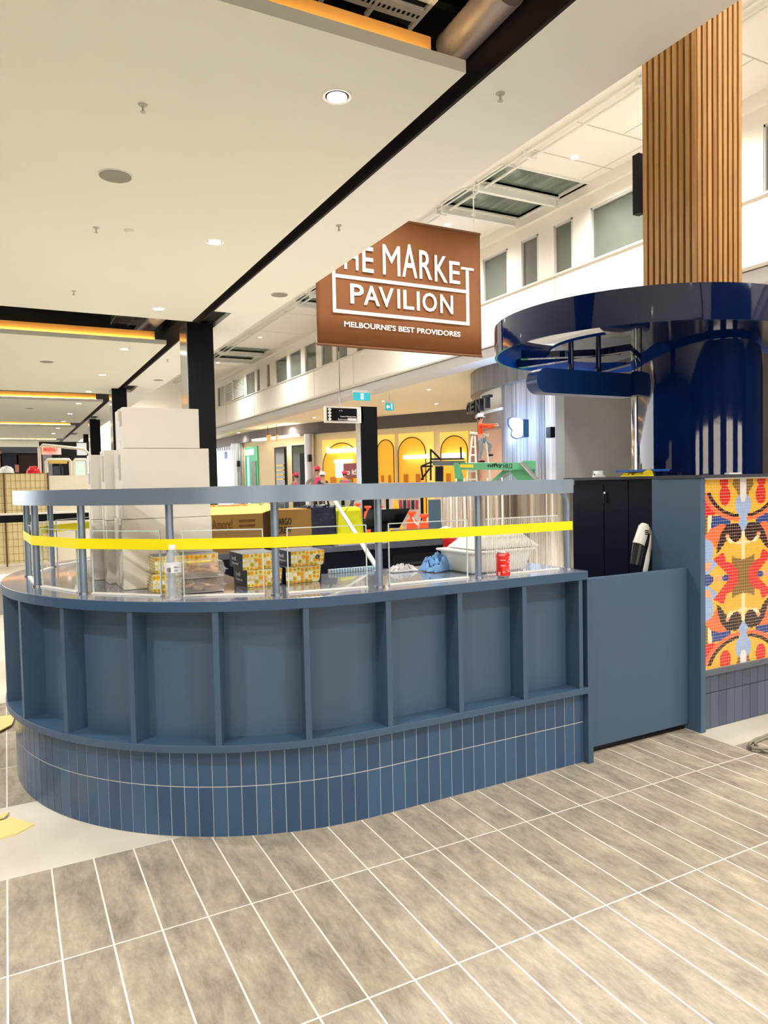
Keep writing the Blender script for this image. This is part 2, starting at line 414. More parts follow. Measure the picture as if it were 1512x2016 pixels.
# ---- ceiling fixtures
def lamp(loc, energy, ang=150, r=.1, col=(1, .97, .94)):
    l = D.lights.new('downlight_lamp', 'SPOT'); l.energy = energy; l.spot_size = math.radians(ang); l.spot_blend = 1; l.shadow_soft_size = r; l.color = col
    o = D.objects.new('downlight_lamp', l); C.objects.link(o); o.location = loc; return o
def downlight(p, label, r=.075, energy=None, parent_z=0, group='recessed downlights along the walkway ceiling'):
    t = thing('downlight', label, 'downlight', p, 0, group)
    MB().lathe([(r * .78, 0), (r, 0), (r * 1.25, -.004), (r * 1.25, .0), (r * .9, .004)], p).build('trim_ring', m_whitep, t, smooth=True)
    MB().lathe([(0.0, -.006), (r * .85, -.006), (r * .85, -.002), (0, -.002)], p).build('lens', m_lamp, t)
    if energy:
        l = lamp(Vector(p) - Vector((0, 0, .03)), energy); l.parent = t; l.location = (0, 0, -.03); l.name = 'bulb'
    return t
nd = ['nearest round downlight in the ceiling slab above the kiosk', 'second downlight from the camera, mid ceiling slab', 'third downlight, near the far corner of the first ceiling slab',
      'fourth downlight, first on the second ceiling slab', 'fifth downlight, mid second slab', 'sixth downlight, far end of the second slab', 'seventh downlight, third slab', 'eighth small downlight far down the walkway',
      'ninth tiny downlight far down the walkway', 'tenth tiny downlight far down the walkway', 'eleventh tiny downlight far down the walkway']
for i, y in enumerate([3.70, 6.33, 8.95, 11.72, 14.52, 17.1, 19.6, 22.3, 24.9, 27.6, 30.3]):
    downlight(up(1.70, y, 3.6), nd[i], .085, DOWN_W if i < 6 else None)
# added lamps, unseen behind and beside the camera, that light the scene
for (x, y) in [(1.7, -.3), (1.7, -2.6), (-1.4, -.3), (-1.4, 1.4), (-1.4, 3.7), (-1.4, 6.4), (-1.4, -2.6), (-1.4, 9), (-1.4, 14), (-1.4, 20)]:
    p = up(x, y, 3.6 if y != 1.4 else 3.6)
    downlight(p, 'unseen round downlight added in the walkway ceiling to give light', .085, DOWN_W * (1.3 if y < 2 else 1), group='added unseen walkway downlights')
def sprinkler(p, label):
    t = thing('sprinkler', label, 'sprinkler', p, 0, 'ceiling sprinkler heads')
    MB().lathe([(0, 0), (.035, 0), (.03, -.008), (.008, -.01), (.008, -.05), (.02, -.052), (.02, -.056), (0, -.056)], p, 14).build('head', mat('sprinkler_white', 'b8b4a8', .4), t)
for (px, py, lb) in [(281, 206, 'sprinkler head high on the left ceiling slab'), (189, 448, 'small sprinkler head left on the ceiling slab'), (145, 573, 'sprinkler head near the far edge of the first slab'),
                     (985, 184, 'sprinkler head in the bulkhead soffit near the timber column'), (667, 444, 'sprinkler head in the soffit left of the brown banner'), (330, 708, 'tiny sprinkler in the far soffit')]:
    sprinkler(up(*at_z(px, py, 3.6)), lb)
for (px, py, r, lb) in [(227, 346, .115, 'large round grey ceiling speaker, upper left'), (550, 580, .1, 'grey round speaker in the bulkhead soffit left of the banner'), (92, 712, .115, 'round speaker in the second ceiling slab'),
                        (312, 748, .1, 'round speaker in the far soffit beside the column'), (58, 804, .1, 'tiny round speaker in the third ceiling slab')]:
    p = up(*at_z(px, py, 3.6)); t = thing('ceiling_speaker', lb, 'speaker', p, 0, 'round ceiling speakers')
    r *= K
    MB().lathe([(r * .92, 0), (r, 0), (r, -.006), (r * .92, -.006)], p).build('rim', m_ceil, t)
    MB().lathe([(0, -.009), (r * .92, -.009), (r * .92, 0), (0, 0)], p).build('grille', mat('speaker_grille', '8f8b80', .8), t)
# smoke detector
p = up(*at_z(254, 453, 3.6)); tag(MB().lathe([(0, -.03), (.03, -.03), (.05, -.01), (.055, 0), (0, 0)], p).build('smoke_detector', m_ceil, None, smooth=True), 'small white round smoke detector on the left ceiling slab', 'detector')

# air-conditioning cassettes and ducts in the black void
def cassette(x0, x1, y0, y1, z, label):
    t = thing('ceiling_cassette', label, 'air vent', up((x0 + x1) / 2, (y0 + y1) / 2, z))
    UB('housing', (x0, y0, z + .02), (x1, y1, z + .12), m_dark, t)
    mb = MB(); n = 4
    for k in range(n):
        a = y0 + (y1 - y0) * k / n
        mb.box(up(x0, a, z), up((x0 + x1) / 2 - .015, a + (y1 - y0) / n * .62, z + .02)); mb.box(up((x0 + x1) / 2 + .015, a, z), up(x1, a + (y1 - y0) / n * .62, z + .02))
    for q in (x0 - .01, (x0 + x1) / 2 - .012, x1 - .01): mb.box(up(q, y0, z - .004), up(q + .022, y1, z + .016))
    mb.build('louvre', mat('grille_white', 'f6f2ee', .5), t)
    mb = MB()
    for k in range(n):
        a = y0 + (y1 - y0) * (k + .31) / n
        for j in range(18):
            xx = x0 + (x1 - x0) * (j + .3) / 18; mb.box(up(xx, a - .012, z - .003), up(xx + .014, a + .012, z))
    mb.build('slot', m_void, t)
cassette(1.56, 2.10, 2.9, 3.58, 4.0, 'white slotted air vent in the dark ceiling gap at the top of the photo')
cassette(1.66, 2.2, 12.1, 12.85, 4.2, 'small white louvred vent in the dark gap behind the first ceiling slab')
def duct(xa, ya, xb, yb, z, r, label):
    a = up(xa, ya, z); b = up(xb, yb, z); pts = [a + (b - a) * i / 24 for i in range(25)]
    t = MB().tube(pts, [r * (1 + .03 * (i % 2)) for i in range(25)], 18).build('duct', mat('foil_duct', '9b8f8b', .45, metal=.3, bump=.8, bscale=9), None, smooth=True)
    tag(t, label, 'duct')
_a, _b = at_z(893, 100, 3.83), at_z(1010, -25, 3.83)
duct(_a.x - .02, _a.y, _b.x - .02, _b.y, 3.83, .12, 'silver foil duct hanging in the dark ceiling gap, top centre')
duct(2.05, 12.3, 2.12, 10.2, 4.0, .14, 'silver foil duct in the gap beyond the first ceiling slab')
for k, (x, y, lb) in enumerate([(2.1, 3.3, 'black cable tray across the void above the duct'), (2.0, 2.6, 'black cable tray nearest the camera in the void')]):
    tag(UB('cable_tray', (x, y, 4.0), (x + .25, y + .05, 4.05), m_dark), lb, 'cable tray')

# ---- atrium: ceiling, skylights, window wall
SK = [(6.52, 8.03, 8.47, 9.1), (6.5, 8.0, 9.43, 10.1), (6.5, 8.1, 23.1, 24.0), (6.5, 8.1, 24.4, 25.4), (6.5, 8.03, 15.2, 15.9), (6.5, 8.03, 16.2, 16.9)]
def ceiling_with_holes():
    cuts = sorted([(s[2], s[3]) for s in SK]); mb = MB(); y = -6
    for a, b in cuts:
        mb.box(up(2.96, y, 6.0), up(8.6, a, 6.06)); mb.box(up(2.96, a, 6.0), up(6.5, b, 6.06)); mb.box(up(8.05, a, 6.0), up(8.6, b, 6.06)); y = b
    mb.box(up(2.96, y, 6.0), up(8.6, 46, 6.06)); return mb
struct(ceiling_with_holes().build('ceiling', m_atr))
sl = ['near', 'second near', 'farthest pair, first', 'farthest pair, second', 'middle', 'second middle']
m_sky = stripe_mat('skylight_glass', ('4c5a50', '7a877c'), (4, .3, 1), 3, .15, 0)
for i, (x0, x1, y0, y1) in enumerate(SK):
    t = thing('skylight', sl[i] + ' dark green skylight pane set in the white atrium ceiling', 'skylight', up((x0 + x1) / 2, (y0 + y1) / 2, 6.0))
    UB('pane', (x0 - .02, y0, 6.035), (x1 + .05, y1, 6.05), m_sky, t)
    mb = MB()
    for (a, b, c, d) in [(x0 - .02, x1 + .05, y0 - .03, y0), (x0 - .02, x1 + .05, y1, y1 + .03), (x0 - .05, x0 - .02, y0, y1), (x1 + .05, x1 + .08, y0, y1)]:
        mb.box(up(a, c, 5.97), up(b, d, 6.05))
    mb.build('frame', m_white, t)
    mb = MB(); UB('louvre_frame', (x0, y1 + .03, 5.86), (x1, y1 + .08, 5.96), m_white, t)
# recessed joints of the atrium ceiling boards
mb = MB()
for y in [5.2, 7.1, 7.95, 11.6, 13.2, 18.2, 20.6, 27, 30]: mb.box(up(6.62, y, 5.996), up(8.1, y + .018, 6.001))
mb.box(up(7.4, 5.2, 5.996), up(7.41, 7.1, 6.001)); mb.box(up(7.9, 7.1, 5.996), up(7.91, 8.4, 6.001))
struct(mb.build('trim_1', mat('shadow_gap', 'c9c2b4', .8)))
t = thing('ceiling_rail', 'thin white lighting rail running along the whole atrium ceiling', 'rail', up(6.6, 8, 5.9))
MB().tube([up(6.62, 2, 5.93), up(6.72, 32, 5.93)], .028, 8).build('tube', m_white, t)
MB().tube([up(6.5, 2, 5.96), up(6.6, 32, 5.96)], .018, 8).build('tube', m_white, t)
for y in [4, 6, 8, 9.2, 10.3, 12, 15, 18, 21, 24, 27, 30]: UB('bracket', (6.5, y, 5.9), (6.7, y + .05, 6.0), m_white, t)
al = ['nearest atrium spotlight, beside the timber column', 'atrium spotlight above the skylights', 'atrium spotlight under the skylights, right of the banner hanger', 'atrium spotlight right of the nearest pane',
      'small atrium spotlight left of the banner', 'tiny far atrium spotlight']
for i, (x, y) in enumerate([(7.25, 6.3), (7.3, 7.9), (7.1, 10.9), (7.2, 13.4), (7.1, 21.5), (7.1, 26.5)]):
    downlight(up(x, y, 6.0), al[i], .08, ATR_W, group='atrium spotlights')
for (x, y) in [(6.8, 2.5), (6.8, -1), (4.6, 1), (4.6, 4.5), (4.6, 8), (4.6, 12), (4.6, 17), (4.6, -3)]:
    downlight(up(x, y, 6.0), 'atrium spotlight hidden above the soffit or beyond the frame', .08, ATR_W, group='atrium spotlights out of view')
# window wall
struct(UB('wall_right', (8.15, -6, 4.0), (8.6, 46, 4.83), m_atr))
mb = MB().box(up(8.15, -6, 5.63), up(8.6, 46, 6.0))
mb.box(up(8.08, -6, 5.84), up(8.15, 46, 6.0))
WN = [(2.2, 5.62), (7.0, 8.49), (8.88, 9.34), (9.72, 10.18), (10.56, 11.33), (11.6, 12.4), (12.7, 13.6), (14.0, 14.5), (15.0, 15.5), (15.9, 16.9), (17.45, 18.2), (18.42, 19.22), (19.6, 20.5), (20.82, 21.83), (22.07, 23.2), (23.75, 24.1), (24.85, 25.2), (25.44, 26.5), (29.6, 30.6)]
y = -6
for (a, b) in WN:
    mb.box(up(8.15, y, 4.83), up(8.6, a, 5.63)); y = b
mb.box(up(8.15, y, 4.83), up(8.6, 46, 5.63))
struct(mb.build('wall_right', m_atr))
m_dwin = mat('atrium_window_glass', '666a62', .06, var=.25, vscale=.8, coat=.5)
for i, (a, b) in enumerate(WN):
    mb = MB()
    f = struct(UB('window_%d' % (i + 1), (8.2, a, 4.83), (8.21, b, 5.63), m_dwin))
    mb.box(up(8.16, a, 4.83), up(8.2, a + .05, 5.63)).box(up(8.16, b - .02, 4.83), up(8.2, b, 5.63)).box(up(8.16, a, 5.6), up(8.2, b, 5.63)).box(up(8.16, a, 4.83), up(8.2, b, 4.845))
    mb.build('window_frame', mat('window_frame_grey', 'cfccc8', .5), f)
    MB().box(up(8.19, a + .05, 4.845), up(8.2, a + .075, 5.6)).build('gasket', m_dark, f)
# louvre panel beyond the windows
t = thing('wall_louvre', 'white slatted louvre panel between the far upper windows', 'louvre', up(8.14, 27.9, 4.85))
mb = MB()
for k in range(12): mb.box(up(8.08, 26.75, 4.88 + k * .06), up(8.15, 29.4, 4.905 + k * .06))
mb.box(up(8.06, 28.0, 4.85), up(8.15, 28.1, 5.62)); mb.build('slats', m_white, t)
mb = MB()
for y in [7.02, 9.3, 11.9, 14.1, 17.1, 19.8, 22.5, 25.6, 29.3]: mb.box(up(8.143, y, 4.0), up(8.151, y + .03, 4.83))
mb.box(up(8.12, -6, 4.0), up(8.152, 46, 4.05)).box(up(8.12, -6, 4.8), up(8.152, 46, 4.83))
struct(mb.build('trim_2', mat('spandrel_joint', 'ddd6c8', .7)))
struct(UB('ceiling', (8.25, -6, 3.8), (8.75, 46, 3.98), mat('soffit_grey', 'cfcdce', .7)))
struct(UB('ceiling', (8.75, -6, 3.86), (24, 46, 3.9), mat('soffit_cream', 'efe3c6', .7)))
ll = ['soffit downlight left of the black pylon', 'second soffit downlight, above the arched shopfront', 'soffit downlight nearest the round metal shop', 'soffit downlight right of the exit arrow sign', 'soffit downlight far left by the column', 'soffit downlight between exit sign and pylon']
for i, (px, py) in enumerate([(568, 836), (619, 822), (844, 767), (859, 795), (470, 852), (755, 790)]):
    downlight(up(*at_z(px, py, 3.86)), ll[i], .07, 160, group='downlights in the lower shopfront soffit')

# ---- shopfront wall following a gentle curve (k=1 plan coordinates)
SF = [(9.87, 46), (9.87, 37.2), (9.93, 31.5), (10.25, 28.2), (10.95, 26.0), (12.0, 24.0), (13.0, 22.0), (14.0, 20.2), (16.2, 16.6), (18, 13.7)]
def on_sf(px, off=0):
    d = ray(px, 940); best = None
    for (a, b) in zip(SF[:-1], SF[1:]):
        ax, ay = a; bx_, by_ = b; ex, ey = bx_ - ax, by_ - ay
        det = d.x * (-ey) - (-ex) * d.y
        if abs(det) < 1e-9: continue
        t = (ax * (-ey) - (-ex) * ay) / det; s = (d.x * ay - d.y * ax) / det
        if -1e-6 <= s <= 1 + 1e-6 and t > 0 and (best is None or t < best[0]):
            nn = Vector((ey, -ex)).normalized()
            if nn.x * d.x + nn.y * d.y > 0: nn = -nn
            best = (t, Vector((d.x * t, d.y * t)) + nn * off / K)
    p = best[1]; return Vector((p.x * K, p.y * K))
def zpx(px, py, P): d = ray(px, py); t = (P.x * d.x + P.y * d.y) / (d.x ** 2 + d.y ** 2); return EYE.z + t * d.z
def wbox(mb, px0, px1, py0, py1, o0, o1):     # box on the shopfront from pixel column/row measurements
    a0 = on_sf(px0, o0); a1 = on_sf(px1, o0); b0 = on_sf(px0, o1); b1 = on_sf(px1, o1)
    mid = (a0 + a1) / 2; pm = (px0 + px1) / 2; z1 = zpx(pm, py0, mid); z0 = zpx(pm, py1, mid) if py1 else 0
    lo = [(b0.x, b0.y, z0), (b1.x, b1.y, z0), (a1.x, a1.y, z0), (a0.x, a0.y, z0)]
    return mb.hexa(lo, [(x, y, z1) for x, y, _ in lo])
outer = [up(p[0], p[1], 0).to_2d() for p in SF]
def offset(pts, d):
    r = []
    for i, p in enumerate(pts):
        a = pts[max(i - 1, 0)]; b = pts[min(i + 1, len(pts) - 1)]; t = (b - a).normalized(); r.append(p + Vector((t.y, -t.x)) * d)
    return r
struct(MB().band(outer, offset(outer, -.2), 0, uz(3.86), False).build('wall_back', mat('shopfront_cream', 'ecd9b0', .7)))
struct(MB().band(offset(outer, .22), offset(outer, .0), uz(3.42), uz(3.86), False).build('trim_3', mat('bronze_header', '4e4440', .5, var=.2, vscale=1.5)))

m_warm = mat('shop_interior_warm', 'e0982c', .6, emit='ffae22', es=.55)
m_warm2 = mat('shop_interior_pale', 'e8bc60', .6, emit='ffcf60', es=.6)
m_wlit = mat('lit_white', 'ffffff', .5, emit='ffffff', es=1.6)
m_neon = mat('neon_white', 'ffffff', .5, emit='ffffff', es=4)
m_green = mat('green_screen', '0f7a4c', .4, emit='23a86a', es=.6)
m_sgl = mat('shop_dark_glass', '2c3320', .1, var=.4, vscale=1)
def arch_pts(w, h, n=14):
    r = w / 2; return [(-r, 0), (r, 0)] + [(r * math.cos(PI * k / n), h - r + r * math.sin(PI * k / n)) for k in range(n + 1)]
def wall_frame(px0, px1, off):
    a = on_sf(px0, off); b = on_sf(px1, off); u = (b - a); w = u.length; u = u.normalized(); return a, b, Vector((u.x, u.y, 0)), w
def arch_window(px0, px1, py0, lab, arch_in=(.1, .9), py_arch=None, sign=None):
    mid = (on_sf(px0) + on_sf(px1)) / 2; t = thing('shop_window', lab, 'shop window', (mid.x, mid.y, 0))
    wbox(MB(), px0, px1, py0, None, .02, .04).build('glass', m_warm2, t)
    pa, pb = px0 + (px1 - px0) * arch_in[0], px0 + (px1 - px0) * arch_in[1]
    a, b, u, w = wall_frame(pa, pb, .05); ztop = zpx((pa + pb) / 2, py_arch or py0 + 6, (a + b) / 2)
    c = (a + b) / 2; O = Vector((c.x, c.y, 0))
    MB().slab(O, u, (0, 0, 1), arch_pts(w, ztop), .015).build('arch_panel', m_warm, t)
    r = w / 2; pts = [O + u * (r * math.cos(PI * k / 20)) + Vector((0, 0, ztop - r + r * math.sin(PI * k / 20))) for k in range(21)]
    nn = u.cross(Vector((0, 0, 1))); pts = [q + nn * .05 for q in pts]
    MB().tube([pts[0] - Vector((0, 0, ztop - r))] + pts + [pts[-1] - Vector((0, 0, ztop - r))], .022, 6).build('arch_frame', m_brown, t)
    # racks and counters glimpsed inside
    mb = MB(); 
    for f0, f1, zt in ((.18, .34, .52), (.62, .78, .52)):
        pp, qq = pa + (pb - pa) * f0, pa + (pb - pa) * f1
        p0 = on_sf(pp, .07); p1 = on_sf(qq, .07); p2 = on_sf(qq, .09); p3 = on_sf(pp, .09)
        mb.hexa([(v.x, v.y, 0) for v in (p3, p2, p1, p0)], [(v.x, v.y, ztop * zt) for v in (p3, p2, p1, p0)])
    mb.build('display_panel', mat('orange_ply', 'c9781c', .6), t)
    p = on_sf((px0 + px1) / 2, .1); q = on_sf(px0 + 2, .1)
    return t
arch_window(637, 722, 864, 'yellow-lit arched shopfront left of the black pylon, with white glowing sign', (.02, .9), 872)
arch_window(745, 779, 856, 'narrow yellow arched shopfront right of the black pylon', (.05, .98), 866)
arch_window(787, 856, 852, 'yellow arched shopfront behind the end of the green lift', (.0, .78), 861)
arch_window(868, 924, 850, 'yellow arched shopfront beside the worker and round metal shop', (.05, .99), 858)
def sf_text(s, px0, px1, py0, py1, off, mt, name, lab, cat):
    a, b, u, w = wall_frame(px0, px1, off); z0 = zpx(px0, py1, a); z1 = zpx(px0, py0, a)
    mb = put_text(MB(), s, (a.x, a.y, z0), u, (0, 0, 1), w, z1 - z0, .03, .02); return tag(mb.build(name, mt), lab, cat)
sf_text('Roundshop', 648, 710, 881, 896, .12, m_neon, 'shop_sign', 'glowing white lettered sign over the first yellow shopfront', 'sign')
tag(wbox(MB(), 667, 697, 905, 911, .07, .36).build('shop_light', m_neon), 'white linear light below the glowing shop sign', 'light')
tag(wbox(MB(), 803, 848, 896, 903, .07, .36).build('shop_light', m_neon), 'white light bar inside the shopfront behind the lift', 'light')
tag(wbox(MB(), 878, 918, 892, 902, .07, .36).build('shop_light', m_neon), 'white light bar inside the shopfront near the worker', 'light')
t = thing('poster', 'white and red poster leaning in the first yellow shopfront', 'poster', (*on_sf(703, .5), 0))
wbox(MB(), 689, 722, 912, 941, .44, .5).build('board', mat('poster_maroon', '8d4a50', .6), t)
a, b, u, w = wall_frame(690, 714, .5); z0 = zpx(690, 938, a); z1 = zpx(690, 924, a)
put_text(MB(), 'go it!', (a.x, a.y, z0), u, (0, 0, 1), w, z1 - z0, .02, .02).build('lettering', m_text, t)
tag(wbox(MB(), 672, 688, 911, 940, .42, .46).build('screen_panel', mat('pale_blue_panel', 'c8dde6', .5, emit='c8dde6', es=.3)), 'pale blue panel beside the poster', 'panel')
# far white shop, steel pilasters, green screen, dark door and recess
t = thing('shop_window', 'bright white shop interior at the far left beside the black column', 'shop window', (*on_sf(450, .1), 0))
wbox(MB(), 429, 472, 876, None, .02, .05).build('glass', m_wlit, t)
mb = MB()
for k in range(9): wbox(mb, 432 + k * 4.4, 434.4 + k * 4.4, 877, 888, .06, .1)
mb.build('fin_row', mat('grey_fin', '8c8c90', .6), t)
tag(wbox(MB(), 434, 462, 889, 903, .07, .36).build('shop_sign', mat('blue_white_sign', 'eaf2fa', .5, emit='eaf2fa', es=1.3)), 'white box sign hanging before the far white shop', 'sign')
tag(wbox(MB(), 455, 460, 889, 903, .362, .39).build('sign_panel', mat('sign_blue', '2d74b8', .5)), 'small blue square on the far white box sign', 'sign')
tag(wbox(MB(), 461, 466, 882, None, .08, .14).build('door_frame', m_dark), 'black door frame of the far white shop', 'door frame')
for (a_, b_, lb) in [(473, 483, 'silver round pilaster between the white shop and the green screen'), (610, 626, 'silver round pilaster beside the dark shop door')]:
    c = on_sf((a_ + b_) / 2, .25); r = (on_sf(b_, .25) - on_sf(a_, .25)).length / 2 * .8
    t = thing('pilaster', lb, 'column', (c.x, c.y, 0)); MB().lathe([(r, 0), (r, uz(3.42))], (c.x, c.y, 0), 24).build('shaft', m_flsteel, t, smooth=True)
    d = Vector((-c.x, -c.y)).normalized(); q = c + d * (r + .05)
    Bx('wall_lamp', (q.x - .09, q.y - .09, 2.6), (q.x + .09, q.y + .09, 2.95), m_dark, t)
t = thing('display_screen', 'tall green lit screen panel with white header sign', 'screen', (*on_sf(498, .1), 0))
wbox(MB(), 486, 510, 880, None, .03, .07).build('panel', m_green, t)
wbox(MB(), 488, 503, 885, 896, .07, .1).build('header_sign', m_wlit, t)
wbox(MB(), 490, 494, 899, None, .07, .09).build('light_strip', mat('cyan_strip', '7fe0d8', .5, emit='9ff0e8', es=1.2), t)
wbox(MB(), 497, 507, 908, None, .07, .09).build('picture', mat('grey_figure', '8b9488', .6, var=.5, vscale=4), t)
t = thing('shop_window', 'narrow dark window with gold shelves, left of the dark shop door', 'shop window', (*on_sf(554, .1), 0))
wbox(MB(), 543, 566, 880, None, .02, .05).build('frame', m_dark, t); wbox(MB(), 546, 563, 884, None, .05, .07).build('pane', m_sgl, t)
mb = MB()
for k in range(4): wbox(mb, 548, 561, 915 + k * 9, 918 + k * 9, .07, .12)
mb.build('shelf', mat('gold_shelf', 'd8b040', .5, emit='d8b040', es=.4), t)
t = thing('shop_door', 'tall dark glazed shop door left of the silver pilaster', 'door', (*on_sf(590, .1), 0))
wbox(MB(), 577, 606, 876, None, .02, .05).build('frame', m_dark, t); wbox(MB(), 580, 603, 880, None, .05, .07).build('pane', m_sgl, t)
wbox(MB(), 594, 604, 892, None, .07, .1).build('leaf', m_dark, t)
tag(wbox(MB(), 527, 607, 860, 864, .5, .9).build('cove_light', mat('warm_cove', 'ffffff', .5, emit='fff0d8', es=3)), 'bright linear cove light above the dark shop door', 'light')
for k in (0, 1):
    q_ = on_sf(562.5 + k * 14, .97); MB().tube([(q_.x, q_.y, uz(3.7)), (q_.x, q_.y, uz(3.862))], .012, 6).build('cord', m_dark, PD[-1]) if False else None
    pd = wbox(MB(), 561 + k * 14, 564 + k * 14, 856, 868, .95, 1.0).build('pendant', mat('amber', 'd08030', .5, emit='e09040', es=1)); MB().tube([(q_.x, q_.y, uz(3.45)), (q_.x, q_.y, uz(3.862))], .012, 6).build('cord', m_dark, pd)
    tag(pd, ['left', 'right'][k] + ' small amber pendant hanging under the cove light', 'pendant lamp')

# ---- round metal shop
RC = Vector((12.63 * K, 11.61 * K)); RR = 3.79 * K
def on_rs(px, off=0):
    d = ray(px, 940); dd = Vector((d.x, d.y)).normalized(); b = dd.dot(RC); R_ = RR + off
    disc = b * b - RC.length_squared + R_ * R_
    t = b - math.sqrt(max(disc, 0)); return dd * t
def arc(px0, px1, off, n=24): return [on_rs(px0 + (px1 - px0) * i / n, off) for i in range(n + 1)]
def full(off, n=96): return [RC + Vector((math.cos(2 * PI * i / n), math.sin(2 * PI * i / n))) * (RR + off) for i in range(n)]
def sarc(off, n=60):
    e = on_rs(1107.5) - RC; A1 = math.atan2(e.y, e.x) % (2 * PI); A0 = A1 - 1.9
    return [RC + Vector((math.cos(A0 + (A1 - A0) * i / n), math.sin(A0 + (A1 - A0) * i / n))) * (RR + off) for i in range(n + 1)]
def zr(px, py, off=0): return zpx(px, py, on_rs(px, off))
t = thing('round_shop', 'round corner shop clad in fluted silvery metal, behind the worker', 'shop', (RC.x, RC.y, 0))
MB().band(sarc(0), sarc(-.3), uz(3.38), uz(3.84), False).build('header_band', m_zinc, t, smooth=True)
MB().band(sarc(-.28), sarc(-.4), 0, uz(3.4), False).build('drum_wall', mat('shop_white_band', 'f0e9dc', .6), t, smooth=True)
def fluted(px0, px1, off, z0, z1, name, mt, pitch=.09):
    a = on_rs(px0, off) - RC; b = on_rs(px1, off) - RC; A0 = math.atan2(a.y, a.x) % (2 * PI); A1 = math.atan2(b.y, b.x) % (2 * PI)
    n = max(4, int(abs(A1 - A0) * RR / pitch * 4)); o_ = []; i_ = []
    for k in range(n + 1):
        an = A0 + (A1 - A0) * k / n; r = RR + off + .025 * math.sin(k * PI / 2)
        o_.append(RC + Vector((math.cos(an), math.sin(an))) * r); i_.append(RC + Vector((math.cos(an), math.sin(an))) * (RR + off - .05))
    return MB().band(o_, i_, z0, z1).build(name, mt, t, smooth=True)
fluted(990, 1074, -.2, 0, uz(3.4), 'fluted_cladding', m_flsteel)
fluted(870, 925, -.2, 0, 1.9, 'fluted_cladding', m_flsteel) if False else None
z_s = zr(955, 812); z_s2 = zr(955, 845)
fluted(921, 989.5, -.2, z_s2, z_s, 'timber_band', mat('grey_timber', '9a8a7c', .6, var=.2, vscale=3))
fluted(921, 989.5, -.15, z_s, z_s + .07, 'sill', m_white)
MB().band(arc(928, 989, -.25), arc(928, 989, -.3), 0, z_s2).build('shopfront_panel', mat('peach_panel', 'c89a80', .6), t)
MB().band(arc(1074.5, 1099, -.12), arc(1074.5, 1099, -.3), 0, uz(3.4)).build('pilaster_face', m_flsteel, t)
MB().band(arc(1099, 1108, -.05), arc(1099, 1108, -.3), 0, uz(3.4)).build('brown_trim', mat('brown_trim', '5b4a48', .5), t)
mb = MB()
for ch, p0, p1, y0, y1 in [('G', 927.5, 934, 797, 819), ('E', 935, 943.5, 792, 815), ('N', 946, 955, 787, 811), ('T', 959, 972.5, 780, 805)]:
    a = on_rs(p0, .02); b = on_rs(p1, .02); u = Vector((b.x - a.x, b.y - a.y, 0)); z0 = zpx(p0, y1, a); z1 = zpx(p0, y0, a)
    put_text(mb, ch, (a.x, a.y, z0), u, (0, 0, 1), u.length * (1.0), z1 - z0, .12, .03)
mb.build('lettering', mat('letter_black', '17191c', .5), t)
# wall lamp on the pilaster and the glowing blob sign
p = on_rs(1086, .1); z0, z1 = zpx(1086, 862, p), zpx(1086, 841, p)
t2 = thing('wall_lamp', 'black up and down wall lamp on the silver pilaster right of the blob sign', 'wall lamp', (p.x, p.y, z0))
Bx('body', (p.x - .12, p.y - .12, z0), (p.x + .02, p.y + .05, z1), m_dark, t2)
for zz, dr in ((z1 + .02, 1), (z0 - .02, -1)):
    l = D.lights.new('bulb', 'SPOT'); l.energy = 110; l.spot_size = math.radians(60); l.spot_blend = .8; l.color = (.75, .85, 1); l.shadow_soft_size = .04
    o = D.objects.new('bulb', l); C.objects.link(o); o.parent = t2; o.location = (-.15, -.15, zz - z0); o.rotation_euler = (PI if dr > 0 else 0, 0, 0)
p = on_rs(1018, .45); s = (on_rs(1030, .45) - on_rs(1005, .45)).length / 25
dv = Vector((-p.x, -p.y, 0)).normalized(); uu = Vector((-dv.y, dv.x, 0)); uu = uu if uu.dot(CR) > 0 else -uu
zc = zpx(1012, 843, p)
def blob_pts():
    pts = []
    for k in range(40):
        a = 2 * PI * k / 40; r = 12.5
        x = r * math.cos(a) * 1.0; y = r * math.sin(a) * 1.25
        x -= 4.5 * math.exp(-((a - 2.2) / .55) ** 2) - 0; y += 2.0 * math.exp(-((a - 2.2) / .5) ** 2)
        dip = math.exp(-((a - 3.35) / .33) ** 2); x += 5 * dip
        pts.append((x * s, y * s))
    return pts
t2 = thing('blob_sign', 'glowing white bean-shaped sign with blue edge on the fluted metal wall', 'sign', (p.x, p.y, zc))
O = Vector((p.x, p.y, zc))
MB().slab(O + dv * .02, uu, (0, 0, 1), blob_pts(), .16).build('rim', mat('sign_blue_edge', '2f5f94', .4), t2)
MB().slab(O + dv * .05 + uu * (1.2 * s), uu, (0, 0, 1), [(x * .88, y * .93) for x, y in blob_pts()], .03).build('face', m_neon, t2)
MB().tube([(p.x, p.y, zc), (*on_rs(1020, -.25), zc)], .05, 8).build('arm', mat('sign_blue_edge', '2f5f94', .4), t2)
q = on_rs(1033, .3); Bx('bracket', (q.x - .08, q.y - .08, zpx(1033, 861, q)), (q.x + .08, q.y + .08, zpx(1033, 826, q)), mat('sign_blue_edge', '2f5f94', .4), t2)
l = D.lights.new('sign_lamp', 'POINT'); l.energy = 260; l.color = (.35, .6, 1); l.shadow_soft_size = .2
o = D.objects.new('glow_bulb', l); C.objects.link(o); o.parent = t2; o.location = dv * -.1
